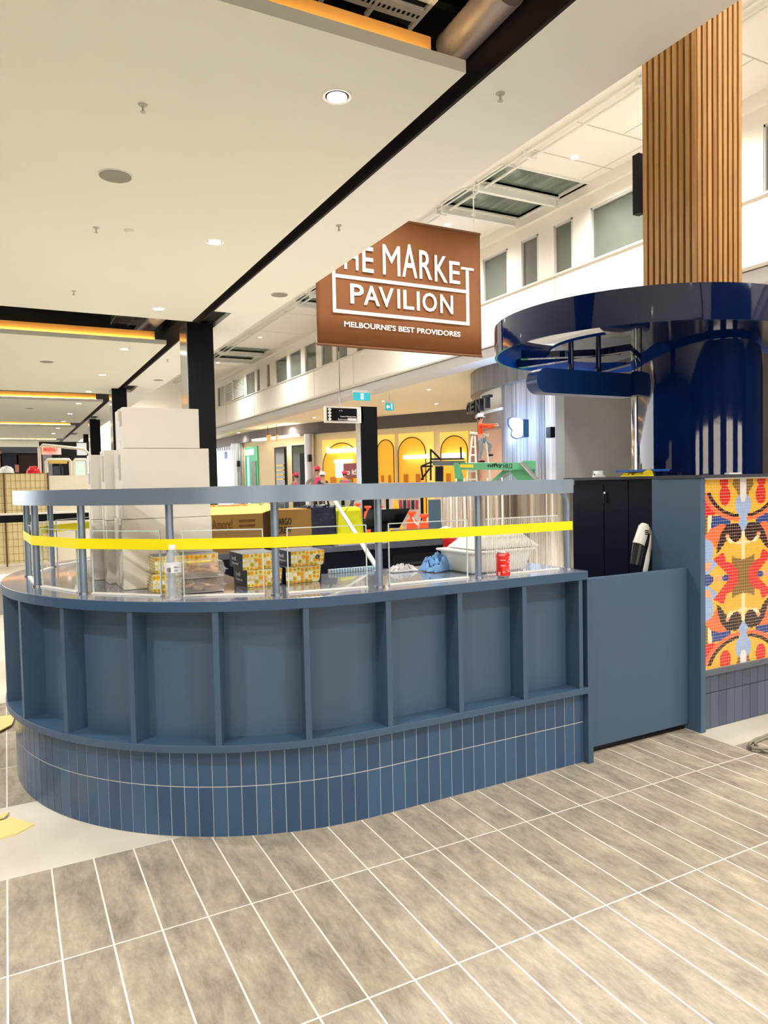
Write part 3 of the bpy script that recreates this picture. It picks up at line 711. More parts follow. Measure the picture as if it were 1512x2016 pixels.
# concrete wall right of it
q0 = on_rs(1112, .5); q1 = Vector((q0.x + 14, q0.y - 2.5))
struct(MB().hexa([(q0.x, q0.y, 0), (q1.x, q1.y, 0), (q1.x, q1.y + .3, 0), (q0.x, q0.y + .3, 0)], [(q0.x, q0.y, uz(3.84)), (q1.x, q1.y, uz(3.84)), (q1.x, q1.y + .3, uz(3.84)), (q0.x, q0.y + .3, uz(3.84))]).build('wall_concrete', m_conc))

# ---- hanging signs
def exit_sign(px0, px1, py0, py1, Y, lab, arrow=False):
    a = at_y(px0, py1, Y); b = at_y(px1, py0, Y); a = up(*a); b = up(*b)
    t = thing('exit_sign', lab, 'exit sign', (a.x, a.y, a.z)); w = b.x - a.x; h = b.z - a.z
    Bx('panel', (a.x, a.y - .02, a.z), (b.x, a.y + .02, b.z), mat('exit_teal', '2ea7b8', .4, emit='38b4c4', es=.55), t)
    Bx('housing', (a.x - .02, a.y - .04, b.z), (b.x + .02, a.y + .04, b.z + h * .3), m_whitep, t)
    mb = MB(); O = Vector((a.x, a.y - .022, a.z)); u = Vector((1, 0, 0)); v = Vector((0, 0, 1))
    cx = w * (.72 if arrow else .5)
    mb.slab(O, u, v, [(cx - .07 * w, .15 * h), (cx + .1 * w, .15 * h), (cx + .1 * w, .9 * h), (cx - .07 * w, .9 * h)], .004)
    if arrow:
        mb.slab(O, u, v, [(.08 * w, .5 * h), (.26 * w, .82 * h), (.26 * w, .6 * h), (.5 * w, .6 * h), (.5 * w, .4 * h), (.26 * w, .4 * h), (.26 * w, .18 * h)], .004)
    mb.build('symbol', mat('sign_white', 'ffffff', .5, emit='ffffff', es=.8), t)
    mb = MB(); O = O - Vector((0, .006, 0)); k = h * .9; c0 = cx
    def limb(x0, y0, x1, y1, wd):
        d = Vector((x1 - x0, y1 - y0)).normalized(); nn = Vector((-d.y, d.x)) * wd
        mb.slab(O, u, v, [(x0 - nn.x, y0 - nn.y), (x1 - nn.x, y1 - nn.y), (x1 + nn.x, y1 + nn.y), (x0 + nn.x, y0 + nn.y)], .003)
    limb(c0, .42 * h, c0 + .03 * w, .7 * h, .04 * h); limb(c0, .44 * h, c0 + .06 * w, .2 * h, .03 * h); limb(c0, .44 * h, c0 - .05 * w, .22 * h, .03 * h)
    limb(c0 + .03 * w, .66 * h, c0 - .04 * w, .55 * h, .025 * h); limb(c0 + .03 * w, .66 * h, c0 + .08 * w, .56 * h, .025 * h)
    mb.slab(O, u, v, [(c0 + .04 * w + .05 * h * math.cos(i * PI / 4), .8 * h + .05 * h * math.sin(i * PI / 4)) for i in range(8)], .003)
    mb.build('running_figure', mat('exit_teal', '2ea7b8'), t)
    MB().tube([(a.x + w / 2, a.y, b.z), (a.x + w / 2, a.y, uz(3.86))], .01, 6).build('hanger', m_chrome, t)
exit_sign(696, 728, 774, 788, 16.5, 'teal running-figure exit sign hanging left of centre')
exit_sign(759, 775, 794, 808, 17.5, 'smaller teal exit sign with white left arrow', True)
exit_sign(438, 461, 847, 855, 34, 'small far teal exit sign beside the black column')
# black pylon with directory sign
Yp = 12.0
a = up(*at_y(714, 950, Yp)); b = up(*at_y(742, 801, Yp))
t = thing('pylon', 'free-standing black square pylon before the yellow shopfronts', 'column', (a.x, a.y, 0))
Bx('shaft', (a.x, a.y, 0), (b.x, a.y + .3, b.z), m_black, t); Bx('side_cladding', (a.x - .02, a.y + .02, 0), (a.x, a.y + .28, b.z), m_chrome, t)
a = up(*at_y(644, 828, Yp)); b = up(*at_y(713, 805, Yp))
t = thing('directory_sign', 'black directory sign with white text and symbols, hung left of the pylon', 'sign', (a.x, a.y, a.z))
w, h = b.x - a.x, b.z - a.z
Bx('casing', (a.x - .03, a.y, a.z - .04), (b.x + .02, a.y + .12, b.z + .04), m_whitep, t)
Bx('face', (a.x, a.y - .01, a.z), (a.x + w * .84, a.y, b.z), m_black, t)
mb = MB(); O = Vector((a.x, a.y - .012, a.z)); X_ = (1, 0, 0); Z_ = (0, 0, 1)
put_text(mb, 'Centre Management', O + Vector((w * .36, 0, h * .26)), X_, Z_, w * .45, h * .15, .004)
put_text(mb, 'Restrooms', O + Vector((w * .3, 0, h * .05)), X_, Z_, w * .26, h * .14, .004)
put_text(mb, '< >', O + Vector((w * .33, 0, h * .75)), X_, Z_, w * .1, h * .1, .004)
for k in range(4): mb.slab(O + Vector((w * .07, 0, h * (.12 + .25 * k))), X_, Z_, [(-.05, 0), (0, -.05), (.05, 0), (0, .05)], .004)
for k in range(5): mb.slab(O + Vector((w * (.6 + k * .05), 0, h * .12)), X_, Z_, [(-.025, -.03), (.025, -.03), (.025, .03), (-.025, .03)], .004)
mb.build('lettering', m_text, t)
MB().tube([(a.x + w * .4, a.y + .06, b.z + .04), (a.x + w * .4, a.y + .06, uz(3.86))], .012, 6).build('hanger', m_chrome, t)

# ---- brown banner
BY = 9.35
def bp(cx, cy):     # point of the close-up (x, y) on the banner plane
    return up(*at_y(600 + cx / 3.78, 420 + cy / 3.78, BY))
tl_z = up(*at_y(948, 462, BY)).z; br = up(*at_y(948, 701, BY)); bl = up(*at_y(625, 678, BY))
by_ = BY * K; x0b, x1b, z0b, z1b = bl.x, br.x, (br.z + bl.z) / 2, tl_z
t = thing('hanging_banner', 'large brown fabric banner lettered in white, hung in the atrium', 'banner', ((x0b + x1b) / 2, by_, z0b))
mb = MB(); n = 40; vs = []; fs = []
for i in range(n + 1):
    for j in (0, 1, 2, 3, 4):
        f = i / n; vs.append((x0b + (x1b - x0b) * f, by_ + .008 * math.sin(f * 17 + j) * (j % 4 > 0), z0b + (z1b - z0b) * j / 4))
for i in range(n):
    for j in range(4): fs.append((i * 5 + j, (i + 1) * 5 + j, (i + 1) * 5 + j + 1, i * 5 + j + 1))
mb.vf(vs, fs)
o = mb.build('fabric', mat('banner_brown', '7d4c25', .75, var=.06, vscale=1.5), t, smooth=True)
sm = o.modifiers.new('s', 'SOLIDIFY'); sm.thickness = .006
for zz in (z0b, z1b): MB().tube([(x0b - .01, by_, zz), (x1b + .01, by_, zz)], .025, 10).build('hem_bar', mat('banner_hem', '6e4322', .6), t)
mb = MB(); X_ = (1, 0, 0); Z_ = (0, 0, 1); yy = by_ - .02
def bt(s, cx0, cx1, cyt0, cyb0):   # letters by their close-up left/right and top/bottom near the left edge
    a = bp(cx0, cyb0); b = bp(cx1, cyb0); c = bp(cx0, cyt0)
    put_text(mb, s, (a.x, yy, a.z), X_, Z_, b.x - a.x, c.z - a.z, .012, 0.0 if s == 'M' else .006)
bt('T', 205, 282, 190, 400); bt('H', 290, 395, 215, 415); bt('E', 425, 508, 248, 437); bt('M', 578, 706, 232, 456); bt('A', 722, 832, 226, 473); bt('R', 850, 942, 276, 487); bt('K', 964, 1056, 313, 508); bt('E', 1072, 1150, 356, 521)
def quad(pts):
    P = [bp(*q) for q in pts]; lo = [(p.x, yy + .012, p.z) for p in P]; hi = [(p.x, yy - .012, p.z) for p in P]
    mb.hexa(lo, hi)
zT = bp(1205, 408).z; xa, xb = bp(1158, 408).x, bp(1250, 408).x
xl0, xl1 = bp(203, 600).x, bp(226, 600).x; xr0, xr1 = bp(1196, 600).x, bp(1216, 600).x
zm1, zm0 = bp(700, 516).z + .01, bp(700, 536).z; zb1, zb0 = bp(700, 762).z, bp(700, 786).z; bw = .03 * K
def rb(xa_, xb_, za_, zb_): mb.box((xa_, yy - .012, za_), (xb_, yy + .012, zb_))
rb(xa, xb, zT - .045, zT); rb(xr0, xr1, zb0, zT - .045); rb(xl0, xl1, zb0, zm1 + .35); rb(xl1, xr0, zm0, zm1); rb(xl1, xr0, zb0, zb1)
zp1, zp0 = bp(340, 525).z, bp(340, 672).z
xs = [('P', 334, 434), ('A', 434, 552), ('V', 546, 656), ('I', 684, 703), ('L', 728, 806), ('I', 828, 848), ('O', 870, 976), ('N', 1002, 1096)]
for ch, a_, b_ in xs: put_text(mb, ch, (bp(a_, 600).x, yy, zp0), X_, Z_, bp(b_, 600).x - bp(a_, 600).x, zp1 - zp0, .012, .012 if ch != 'I' else 0)
zs1, zs0 = bp(292, 803).z, bp(292, 845).z
put_text(mb, "MELBOURNE'S BEST PROVIDORES", (bp(290, 850).x, yy, zs0), X_, Z_, bp(1153, 920).x - bp(290, 850).x, zs1 - zs0, .01, .014)
mb.build('lettering', m_text, t)
for xx in (x0b + .35, x1b - .14): MB().tube([(xx, by_, z1b), (xx, by_, uz(6.0))], .014, 8).build('hanging_rod', m_whitep, t)
mb = MB()
for zz in (z1b + .35, z1b + .7, z1b + 1.0): mb.box((x1b - .17, by_ - .03, zz), (x1b - .11, by_ + .03, zz + .04))
mb.build('clamp', m_whitep, t)

# ================================================================ KIOSK
XR, CX, CY, RO = 2.60, 1.40, 4.19, 1.44
def kpath(d, xr=XR, n=64, back=True, step=None):
    R_ = RO - d; pts = [Vector((xr, CY - R_))]; k = 6
    for i in range(1, k): pts.append(Vector((xr + (CX - xr) * i / k, CY - R_)))
    for i in range(n + 1):
        a = -PI / 2 - PI * i / n; pts.append(Vector((CX + R_ * math.cos(a), CY + R_ * math.sin(a))))
    if back:
        for i in range(1, k + 1): pts.append(Vector((CX + (xr - CX) * i / k, CY + R_)))
    return pts
def kpt(s, d):      # point and outward normal at arc length s (measured on the counter edge from the right end)
    L0 = XR - CX
    if s <= L0: return Vector((XR - s, CY - RO + d)), Vector((0, -1))
    a = (s - L0) / RO
    if a <= PI:
        an = -PI / 2 - a; nn = Vector((math.cos(an), math.sin(an))); return Vector((CX, CY)) + nn * (RO - d), nn
    return Vector((CX + (s - L0 - PI * RO), CY + RO - d)), Vector((0, 1))
LT = 2 * (XR - CX) + PI * RO
kc = thing('kiosk_counter', 'large navy curved kiosk counter with finned panels on a tiled plinth', 'counter', (CX, CY, 0))
# plinth: grout core + individual tiles in one mesh
MB().band(kpath(.0408, 2.598), kpath(.12, 2.598), 0, .365).build('plinth_core', m_grout, kc)
mb = MB(); pitch = .06225; s = .002
while s < LT - .06:
    for z0, z1 in ((0.002, .2110), (.2155, .362)):
        p0, n0 = kpt(s + .0016, .0395); p1, n1 = kpt(s + pitch - .0016, .0395); q0, q1 = p0 - n0 * .01, p1 - n1 * .01
        mb.hexa([(p1.x, p1.y, z0), (p0.x, p0.y, z0), (q0.x, q0.y, z0), (q1.x, q1.y, z0)], [(p1.x, p1.y, z1), (p0.x, p0.y, z1), (q0.x, q0.y, z1), (q1.x, q1.y, z1)])
    s += pitch
mb.build('plinth_tiles', m_tile, kc)
MB().band(kpath(.0), kpath(.14), .37, .402).build('ledge', m_navy, kc, bevel=.002)
MB().band(kpath(.105), kpath(.135), .4, .957).build('curved_panel', m_navyd, kc, smooth=True)
fs_ = [.03 + .372 * i for i in range(18)]
fs_[0] = .045
for s in fs_:
    p, nn = kpt(s, .004); tt = Vector((-nn.y, nn.x)); q = p - nn * .105
    a, b, c, d = p + tt * .0125, p - tt * .0125, q - tt * .0125, q + tt * .0125
    MB().hexa([(v.x, v.y, .402) for v in (a, b, c, d)], [(v.x, v.y, .957) for v in (a, b, c, d)]).build('fin', m_navy, kc)
# countertop: solid round end, front and back runs
po = kpath(0); xi = 1.02
top = MB(); outl = [(p.x, p.y) for p in po] + [(XR, CY + RO - .7), (xi, CY + RO - .7), (xi, CY - RO + .715), (XR, CY - RO + .715)]
top.prism(outl, .957, 1.0).build('countertop', m_top, kc, bevel=.002)
MB().band(kpath(-.0015), kpath(.0), .956, .9985).build('countertop_edge', mat('edge_navy', '33506e', .35), kc)
Bx('countertop_edge', (XR, CY - RO, .956), (XR + .0015, CY - RO + .715, .9985), mat('edge_navy', '33506e'), kc)
Bx('inner_panel', (1.0, CY - RO + .69, .0), (XR, CY - RO + .712, .955), m_dkcab, kc)
Bx('end_post', (2.602, 2.757, 0), (2.637, 2.88, .957), m_navy, kc, bevel=.002)
# back run of the counter is dark joinery
MB().box((1.0, CY + RO - .7, .1), (XR, CY + RO - .68, .95)).build('drawer_front', m_dkcab, kc)

# ---- sneeze-guard screen: shelf ring, posts, acrylic panes
sc = thing('counter_screen', 'blue-grey metal shelf ring on slim posts above the kiosk counter', 'counter screen', (CX, CY, 1.0))
def cpath(d, xr): return kpath(d, xr)
MB().band(kpath(.07, 2.575), kpath(.22, 2.575), 1.396, 1.466).build('shelf_ring', m_steel, sc, smooth=True)
PXY = []
def sof(px, d=.12):     # arc length of a post seen at pixel column px on the counter
    P = at_z(px[0], px[1], 1.0); v = Vector((P.x - CX, P.y - CY))
    if P.x >= CX: return XR - P.x if P.y < CY else 2 * (XR - CX) + PI * RO - (XR - P.x)
    an = math.atan2(v.y, v.x); a = (-PI / 2 - an) % (2 * PI); return (XR - CX) + a * RO
post_s = [sof(p) for p in [(1113, 1124), (950, 1138), (757, 1158), (545, 1173), (322, 1181), (150, 1171), (63, 1155)]]
post_s[0] = .022
post_s += [sof((54, 1135)), sof((107, 1116)), sof((107, 1116)) + .55, sof((107, 1116)) + 1.1, LT - .6, LT - .02]
for i, s in enumerate(post_s):
    p, nn = kpt(s, .125); r = .0165
    if i == 0:
        path = [(p.x - .03, p.y, 1.41), (p.x - .012, p.y, 1.385), (p.x, p.y, 1.35), (p.x, p.y, 1.002)]
    else: path = [(p.x, p.y, 1.398), (p.x, p.y, 1.002)]
    MB().tube(path, r, 14).build('post', m_steel, sc, smooth=True)
    MB().lathe([(0, 1.0), (.024, 1.0), (.024, 1.006), (.017, 1.008), (0, 1.008)], (p.x, p.y, 0), 16).build('post_foot', m_chrome, sc, smooth=True)
for i in range(len(post_s) - 1):
    s0, s1 = post_s[i], post_s[i + 1]; g = .055
    if s1 - s0 < .2: g = .03
    p0, n0 = kpt(s0 + g, .135); p1, n1 = kpt(s1 - g, .135); t_ = (p1 - p0).normalized(); nn = Vector((t_.y, -t_.x)) * .003
    if i == 0:
        n = 40; mb = MB(); lo = [p0 - nn, p0 + nn, p1 + nn, p1 - nn]
        mb.hexa([(v.x, v.y, 1.006) for v in lo], [(v.x, v.y, 1.28) for v in lo])
        fp = mb.build('fluted_pane', m_pane, sc); mb = MB(); d1 = (p1 - p0) / n
        for k in range(n + 1):
            q = p0 + d1 * k; mb.tube([(q.x, q.y - .004, 1.006), (q.x, q.y - .004, 1.28)], .0021, 6)
        mb.box((min(p0.x, p1.x), p0.y - .006, 1.278), (max(p0.x, p1.x), p0.y + .004, 1.283)); mb.build('flutes', m_rib, fp)
    else:
        mb = MB(); lo = [p0 - nn, p0 + nn, p1 + nn, p1 - nn]
        mb.hexa([(v.x, v.y, 1.006) for v in lo], [(v.x, v.y, 1.283) for v in lo]).build('glass_pane', m_pane, sc)
        mb = MB(); e = .0022
        for (a, b) in ((p0, p0 + t_ * .004), (p1 - t_ * .004, p1)):
            L = [a - nn * 1.1, a + nn * 1.1, b + nn * 1.1, b - nn * 1.1]; mb.hexa([(v.x, v.y, 1.006) for v in L], [(v.x, v.y, 1.283) for v in L])
        L = [p0 - nn * 1.1, p0 + nn * 1.1, p1 + nn * 1.1, p1 - nn * 1.1]; mb.hexa([(v.x, v.y, 1.28) for v in L], [(v.x, v.y, 1.284) for v in L])
        mb.build('pane_edge', mat('polished_edge', 'cfdedb', .15, spec=.8), sc)
    w_ = nn * 4; L = [p0 - w_, p0 + w_, p1 + w_, p1 - w_]
    MB().hexa([(v.x, v.y, 1.0005) for v in L], [(v.x, v.y, 1.007) for v in L]).build('pane_channel', m_whitep, sc)
# ---- yellow tape wound round the posts
tp = []
mb = MB()
for s in post_s[:10]:
    p, nn = kpt(s, .125 - .021); tp.append(p)
tp[0] = tp[0] + Vector((.02, 0))
TZ = {}
vs = []; fs = []
for i, p in enumerate(tp):
    pj_h = 1.203 if i < 7 else 1.206
    vs += [(p.x, p.y, pj_h), (p.x, p.y, pj_h + .046)]
for i in range(len(tp) - 1): fs.append((2 * i, 2 * i + 2, 2 * i + 3, 2 * i + 1))
mb.vf(vs, fs); o = mb.build('barrier_tape', m_yellow); sm = o.modifiers.new('s', 'SOLIDIFY'); sm.thickness = .0008
tag(o, 'bright yellow tape stretched round the posts above the counter', 'tape')

# ================================================================ right end: gate, mosaic wall, cabinets, columns
t = thing('counter_gate', 'plain navy panel gate closing the kiosk opening', 'gate', (3.05, 2.87, 0))
Bx('leaf', (2.64, 2.85, .035), (3.455, 2.885, .94), m_navyd, t, bevel=.002)
Bx('threshold', (2.64, 2.872, 0), (3.455, 2.93, .012), m_dark, t)
t = thing('mosaic_wall', 'waist-high wall with a colourful tiled mosaic over dusty navy tiles', 'wall', (4.1, 2.95, 0))
Bx('side_panel', (3.46, 2.765, 0), (3.50, 3.11, 1.455), mat('navy_side_panel', '466079', .42, var=.05), t, bevel=.002)
Bx('core', (3.505, 2.80, .0), (4.95, 3.07, 1.455), mat('wall_core', '3f4a58', .7), t)
Bx('capping', (3.455, 2.755, 1.456), (4.95, 3.08, 1.474), mat('dark_capping', '3b3f48', .5), t)
Bx('lower_rail', (3.505, 2.775, .318), (4.95, 2.80, .347), mat('rail_grey', '5b626e', .5), t)
mb = MB(); x = 3.507; i = 0
while x < 4.9:
    for z0, z1 in ((.004, .208), (.213, .316)): mb.box((x, 2.793, z0), (x + .068, 2.80, z1))
    x += .0705
mb.build('plinth_tiles', m_tiled, t)
# mosaic, one small square at a time
def ell(x, y, cx, cy, rx, ry): return ((x - cx) / rx) ** 2 + ((y - cy) / ry) ** 2 < 1
def inpoly(x, y, P):
    c = False; j = len(P) - 1
    for i in range(len(P)):
        if (P[i][1] > y) != (P[j][1] > y) and x < (P[j][0] - P[i][0]) * (y - P[i][1]) / (P[j][1] - P[i][1] + 1e-9) + P[i][0]: c = not c
        j = i
    return c
COL = dict(Y='f2b92e', R='e0231c', O='f2713c', P='f7a878', B='24408c', L='9db8e6', K='35100f', V='8a6318', C='f3e7b0', W='ecebee', T='d9a63c')
def mosaic(dx, y):
    c = 'Y'
    if dx > 150 and y < 420: c = 'Y'
    v = math.hypot(dx / 262, (y - 150) / 245)
    if y > 395 and 60 < dx: c = 'C' if dx > 200 and y < 520 else c
    if ell(dx, y, 240, 165, 62, 95): c = 'O'
    if ell(dx, y, 212, 165, 42, 70): c = 'Y'
    if ell(dx, y, 128, 125, 30, 45): c = 'R'
    if ell(dx, y, 122, 222, 36, 68): c = 'R'
    if ell(dx, y, 235, 300, 60, 70): c = 'R'
    if inpoly(dx, y, [(85, 360), (215, 360), (240, 470), (215, 500), (170, 430), (85, 420)]): c = 'B'
    if inpoly(dx, y, [(205, 350), (232, 350), (245, 500), (215, 470)]): c = 'C'
    if dx > 235 and 350 < y < 500: c = 'V' if dx < 262 else 'B'
    if inpoly(dx, y, [(95, 425), (150, 415), (215, 440), (262, 500), (230, 540), (175, 580), (150, 500)]): c = 'O'
    if inpoly(dx, y, [(262, 500), (200, 540), (180, 610), (205, 650), (262, 700), (300, 700), (300, 500)]): c = 'Y'
    if 198 < y:
        if .93 < v < 1.04: c = 'O'
        elif .84 < v <= .93 and dx > 30: c = 'K'
    if ell(dx, y, 240, 700, 66, 62): c = 'L'
    if ell(dx, y, 250, 680, 40, 45): c = 'P'
    if ell(dx, y, 246, 590, 50, 80): c = 'L'
    if inpoly(dx, y, [(225, 735), (170, 690), (110, 760), (115, 800), (225, 800)]): c = 'Y'
    if inpoly(dx, y, [(215, 790), (150, 762), (100, 790)]): c = 'P'
    if ell(dx, y, 238, 795, 42, 48): c = 'B'
    if ell(dx, y, 112, 790, 30, 28): c = 'B'
    if inpoly(dx, y, [(200, 650), (125, 600), (118, 670), (72, 690), (35, 740), (35, 800), (88, 800), (112, 755)]): c = 'R'
    if inpoly(dx, y, [(-1, 650), (76, 630), (76, 690), (36, 740), (36, 800), (-1, 800)]): c = 'V'
    if inpoly(dx, y, [(58, 415), (112, 425), (150, 480), (172, 560), (178, 612), (140, 580), (125, 540), (95, 520), (88, 480)]): c = 'K'
    if ell(dx, y, 58, 478, 50, 66): c = 'K'
    if inpoly(dx, y, [(-1, 470), (12, 475), (12, 532), (34, 548), (66, 540), (100, 500), (120, 495), (112, 520), (82, 560), (-1, 570)]): c = 'C'
    if ell(dx, y, 106, 500, 14, 14): c = 'P'
    if inpoly(dx, y, [(145, 570), (100, 565), (75, 550), (20, 560), (-1, 560), (-1, 668), (40, 658), (75, 640), (118, 650), (132, 612), (148, 592)]): c = 'Y' if dx > 13 else 'C'
    if inpoly(dx, y, [(18, 90), (62, 100), (72, 150), (42, 195), (30, 250), (18, 250)]): c = 'V'
    if ell(dx, y, 22, 290, 32, 66) or inpoly(dx, y, [(-1, 240), (44, 300), (20, 380), (34, 420), (6, 470), (-1, 470)]): c = 'L'
    if inpoly(dx, y, [(-1, 90), (23, 100), (20, 240), (10, 268), (-1, 268)]): c = 'W'
    return c
xax = at_y(1464.6, 1130, 2.79).x; zax = at_y(1464.6, 1134, 2.79).z
x_l, x_r, z_b, z_t = 3.512, 4.90, .349, 1.452
xs_ = (x_r - x_l); sx_ = (xax - x_l) / 268.; szv = (z_t - zax) / (785. - 105.)
keys = list(COL); mmats = [mat('mosaic_' + k, COL[k], .15, spec=.6) for k in keys] 
mb = MB(); sub = 3; ts = .0186; nx = int(xs_ / ts); nz = int((z_t - z_b) / ts)
for i in range(nx):
    for j in range(nz):
        for a in range(sub):
            for b in range(sub):
                g = .0009; w1 = (ts - 2 * g) / sub
                X0 = x_l + i * ts + g + a * w1; Z0 = z_b + j * ts + g + b * w1
                cx, cz = X0 + w1 / 2, Z0 + w1 / 2
                px_ = (cx - x_l) / sx_; per = 536.; dx = abs((px_ + 268 - 268) % per - 268)
                y = 785 - abs(cz - zax) / szv
                mb.mi = keys.index(mosaic(dx, y))
                mb.vf([(X0, 2.7945, Z0), (X0 + w1, 2.7945, Z0), (X0 + w1, 2.7945, Z0 + w1), (X0, 2.7945, Z0 + w1)], [(0, 1, 2, 3)])
mb.build('mosaic', mmats, t)
Bx('mosaic_bed', (3.507, 2.7955, .347), (4.92, 2.80, 1.455), mat('mosaic_grout', 'ece6da', .8), t)
cb = thing('storage_cabinet', 'tall dark navy cabinet run behind the gate, key left in one door', 'cabinet', (3.7, 3.5, 0))
Bx('carcass', (3.525, 3.115, 0), (3.885, 3.85, 1.455), m_dkcab, cb)
for y0, y1 in ((3.118, 3.336), (3.342, 3.548), (3.556, 3.846)):
    Bx('door', (3.505, y0, .04), (3.524, y1, 1.45 if y0 < 3.55 else 1.425), m_dkcab, cb, bevel=.001)
MB().tube([(3.504, 3.53, 1.37), (3.49, 3.53, 1.37)], .008, 10).build('lock', m_chrome, cb)
Bx('key', (3.488, 3.528, 1.30), (3.492, 3.544, 1.365), m_dark, cb)
Bx('cabinet_top', (3.47, 3.085, 1.456), (3.89, 3.9, 1.474), mat('dark_capping', '3b3f48'), cb)
# yellow stuff, helmet and cloth on the top
def helmet(name, loc, mt, label, rz=0, r=.13, parent=None, cat='helmet'):
    h = thing(name, label, cat, loc, rz) if label else thing(name, None, None, loc, rz)
    if parent is not None: h.parent = parent
    c = Vector((0, 0, 0))
    mb = MB().lathe([(r * 1.0, 0), (r * 1.0, r * .3), (r * .92, r * .62), (r * .66, r * .92), (r * .3, r * 1.06), (0, r * 1.1)], c, 20)
    a = mb.build('shell', mt, h, smooth=True, local=True)
    mb = MB(); P = [(r * 1.08 * math.cos(a_), r * 1.08 * math.sin(a_)) for a_ in [2 * PI * k / 24 for k in range(24)]]
    P = [(x, y - (r * .35 if y < -.3 * r else 0)) for x, y in P]
    mb.prism(P, -.004, .008).build('brim', mt, h, local=True)
    mb = MB(); mb.box((-r * .08, -r * .9, r * .55), (r * .08, r * .9, r * 1.14)) ; mb.build('ridge', mt, h, local=True)
    return h
hp = at_z(1142, 941, 1.474); hp = Vector((3.62, 3.72, 1.478))
m_hw = mat('helmet_white', 'eceef0', .3)
hh = helmet('hard_hat', hp, m_hw, 'white hard hat with black lining lying on the dark cabinet', .6, .036)
mb = MB().ball((hp.x, hp.y, hp.z + .014), (.037, .028, .018)); mb.build('lining', m_dark, hh)
mb = MB()
def drape(mb, cx, cy, z, w, d, h, seed, n=10):
    rnd = random.Random(seed); vs = []; fs = []
    for i in range(n + 1):
        for j in range(n + 1):
            f, g = i / n, j / n; e = math.sin(PI * f) * math.sin(PI * g)
            vs.append((cx + (f - .5) * w + rnd.uniform(-1, 1) * w * .03, cy + (g - .5) * d + rnd.uniform(-1, 1) * d * .03, z + .002 + h * (e ** .5) * rnd.uniform(.3, 1)))
    for i in range(n):
        for j in range(n): fs.append((i * (n + 1) + j, (i + 1) * (n + 1) + j, (i + 1) * (n + 1) + j + 1, i * (n + 1) + j + 1))
    k = len(vs); return mb.vf(vs, fs)
def cloth(name, mt, cx, cy, z, w, d, h, seed, label, cat, rz=0, n=10):
    o = drape(MB(), 0, 0, 0, w, d, h, seed, n).build(name, mt, None, smooth=True); o.location = (cx, cy, z); o.rotation_euler = (0, 0, rz)
    s_ = o.modifiers.new('s', 'SOLIDIFY'); s_.thickness = .002; ss = o.modifiers.new('ss', 'SUBSURF'); ss.levels = 1; ss.render_levels = 1
    return tag(o, label, cat)
m_glove = mat('glove_yellow', 'f0d816', .6)
def glove(cx, cy, z, rz, label):
    t = thing('rubber_glove', label, 'glove', (cx, cy, z), rz, 'yellow gloves on the dark cabinet')
    mb = MB().tube([(-.09, 0, .012), (-.03, 0, .014), (.01, 0, .016), (.03, 0, .012)], [.028, .024, .03, .022], 10)
    for k, (a, L) in enumerate([(-.35, .05), (-.12, .065), (.08, .065), (.3, .055)]): mb.tube([(.02, (k - 1.5) * .012, .012), (.02 + L * math.cos(a) * .6, (k - 1.5) * .012 + L * math.sin(a) * .6, .015), (.02 + L * math.cos(a), (k - 1.5) * .012 + L * math.sin(a), .01)], .0075, 8)
    mb.tube([(-.01, .02, .012), (.02, .05, .014), (.04, .06, .01)], .009, 8)
    mb.build('glove_body', m_glove, t, smooth=True, local=True)
glove(3.62, 3.42, 1.475, -2.6, 'yellow rubber glove lying nearest the hard hat'); glove(3.6, 3.28, 1.475, .9, 'yellow rubber glove nearer the blue column')
mb = MB().box((3.56, 3.20, 1.503), (3.72, 3.50, 1.517)); tag(mb.build('spirit_level', mat('tool_blue', '1f56a8', .4)), 'blue flat tool lying across the yellow gloves', 'tool')
tag(Bx('yellow_strap', (3.462, 3.12, 1.4745), (3.49, 3.36, 1.482), m_glove), 'flat yellow strap along the edge of the cabinet top', 'strap')
tag(Bx('white_offcut', (3.75, 2.80, 1.4745), (3.86, 2.83, 1.484), m_whitep), 'white offcut strip on the wall capping below the blue column', 'offcut')
# cordless vacuum on the cabinet side
v = thing('cordless_vacuum', 'white cordless stick vacuum leaning in the gate recess', 'vacuum cleaner', (3.44, 3.17, .62))
vy = 3.15
def P3(px, py, Y=vy): return at_y(px, py, Y)
a, b = P3(1270, 1032), P3(1257, 1072)
MB().tube([a, a + (b - a) * .15, b], [.022, .034, .036], 18).build('motor_body', m_whitep, v, smooth=True)
c = P3(1250, 1112); MB().tube([b, c], [.035, .03], 18).build('dust_bin', mat('smoked_plastic', '2b2b2e', .15), v, smooth=True)
MB().tube([P3(1276, 1040), P3(1284, 1052), P3(1281, 1075), P3(1276, 1095), P3(1270, 1126)], [.012, .012, .012, .014, .014], 12).build('handle', m_whitep, v, smooth=True)
MB().tube([P3(1270, 1120), P3(1266, 1180), P3(1262, 1290)], .013, 10).build('wand', m_whitep, v, smooth=True)
d_ = P3(1262, 1290); Bx('floor_head', (d_.x - .08, d_.y - .03, d_.z - .06), (d_.x + .08, d_.y + .04, d_.z), m_whitep, v)
mb = MB()
for r_ in range(3):
    for cc in range(4): q = P3(1262 + cc * 1.6, 1044 + r_ * 3.6); mb.box((q.x - .002, q.y - .04, q.z - .003), (q.x + .001, q.y - .032, q.z + .003))
mb.build('vent_slot', m_dark, v)

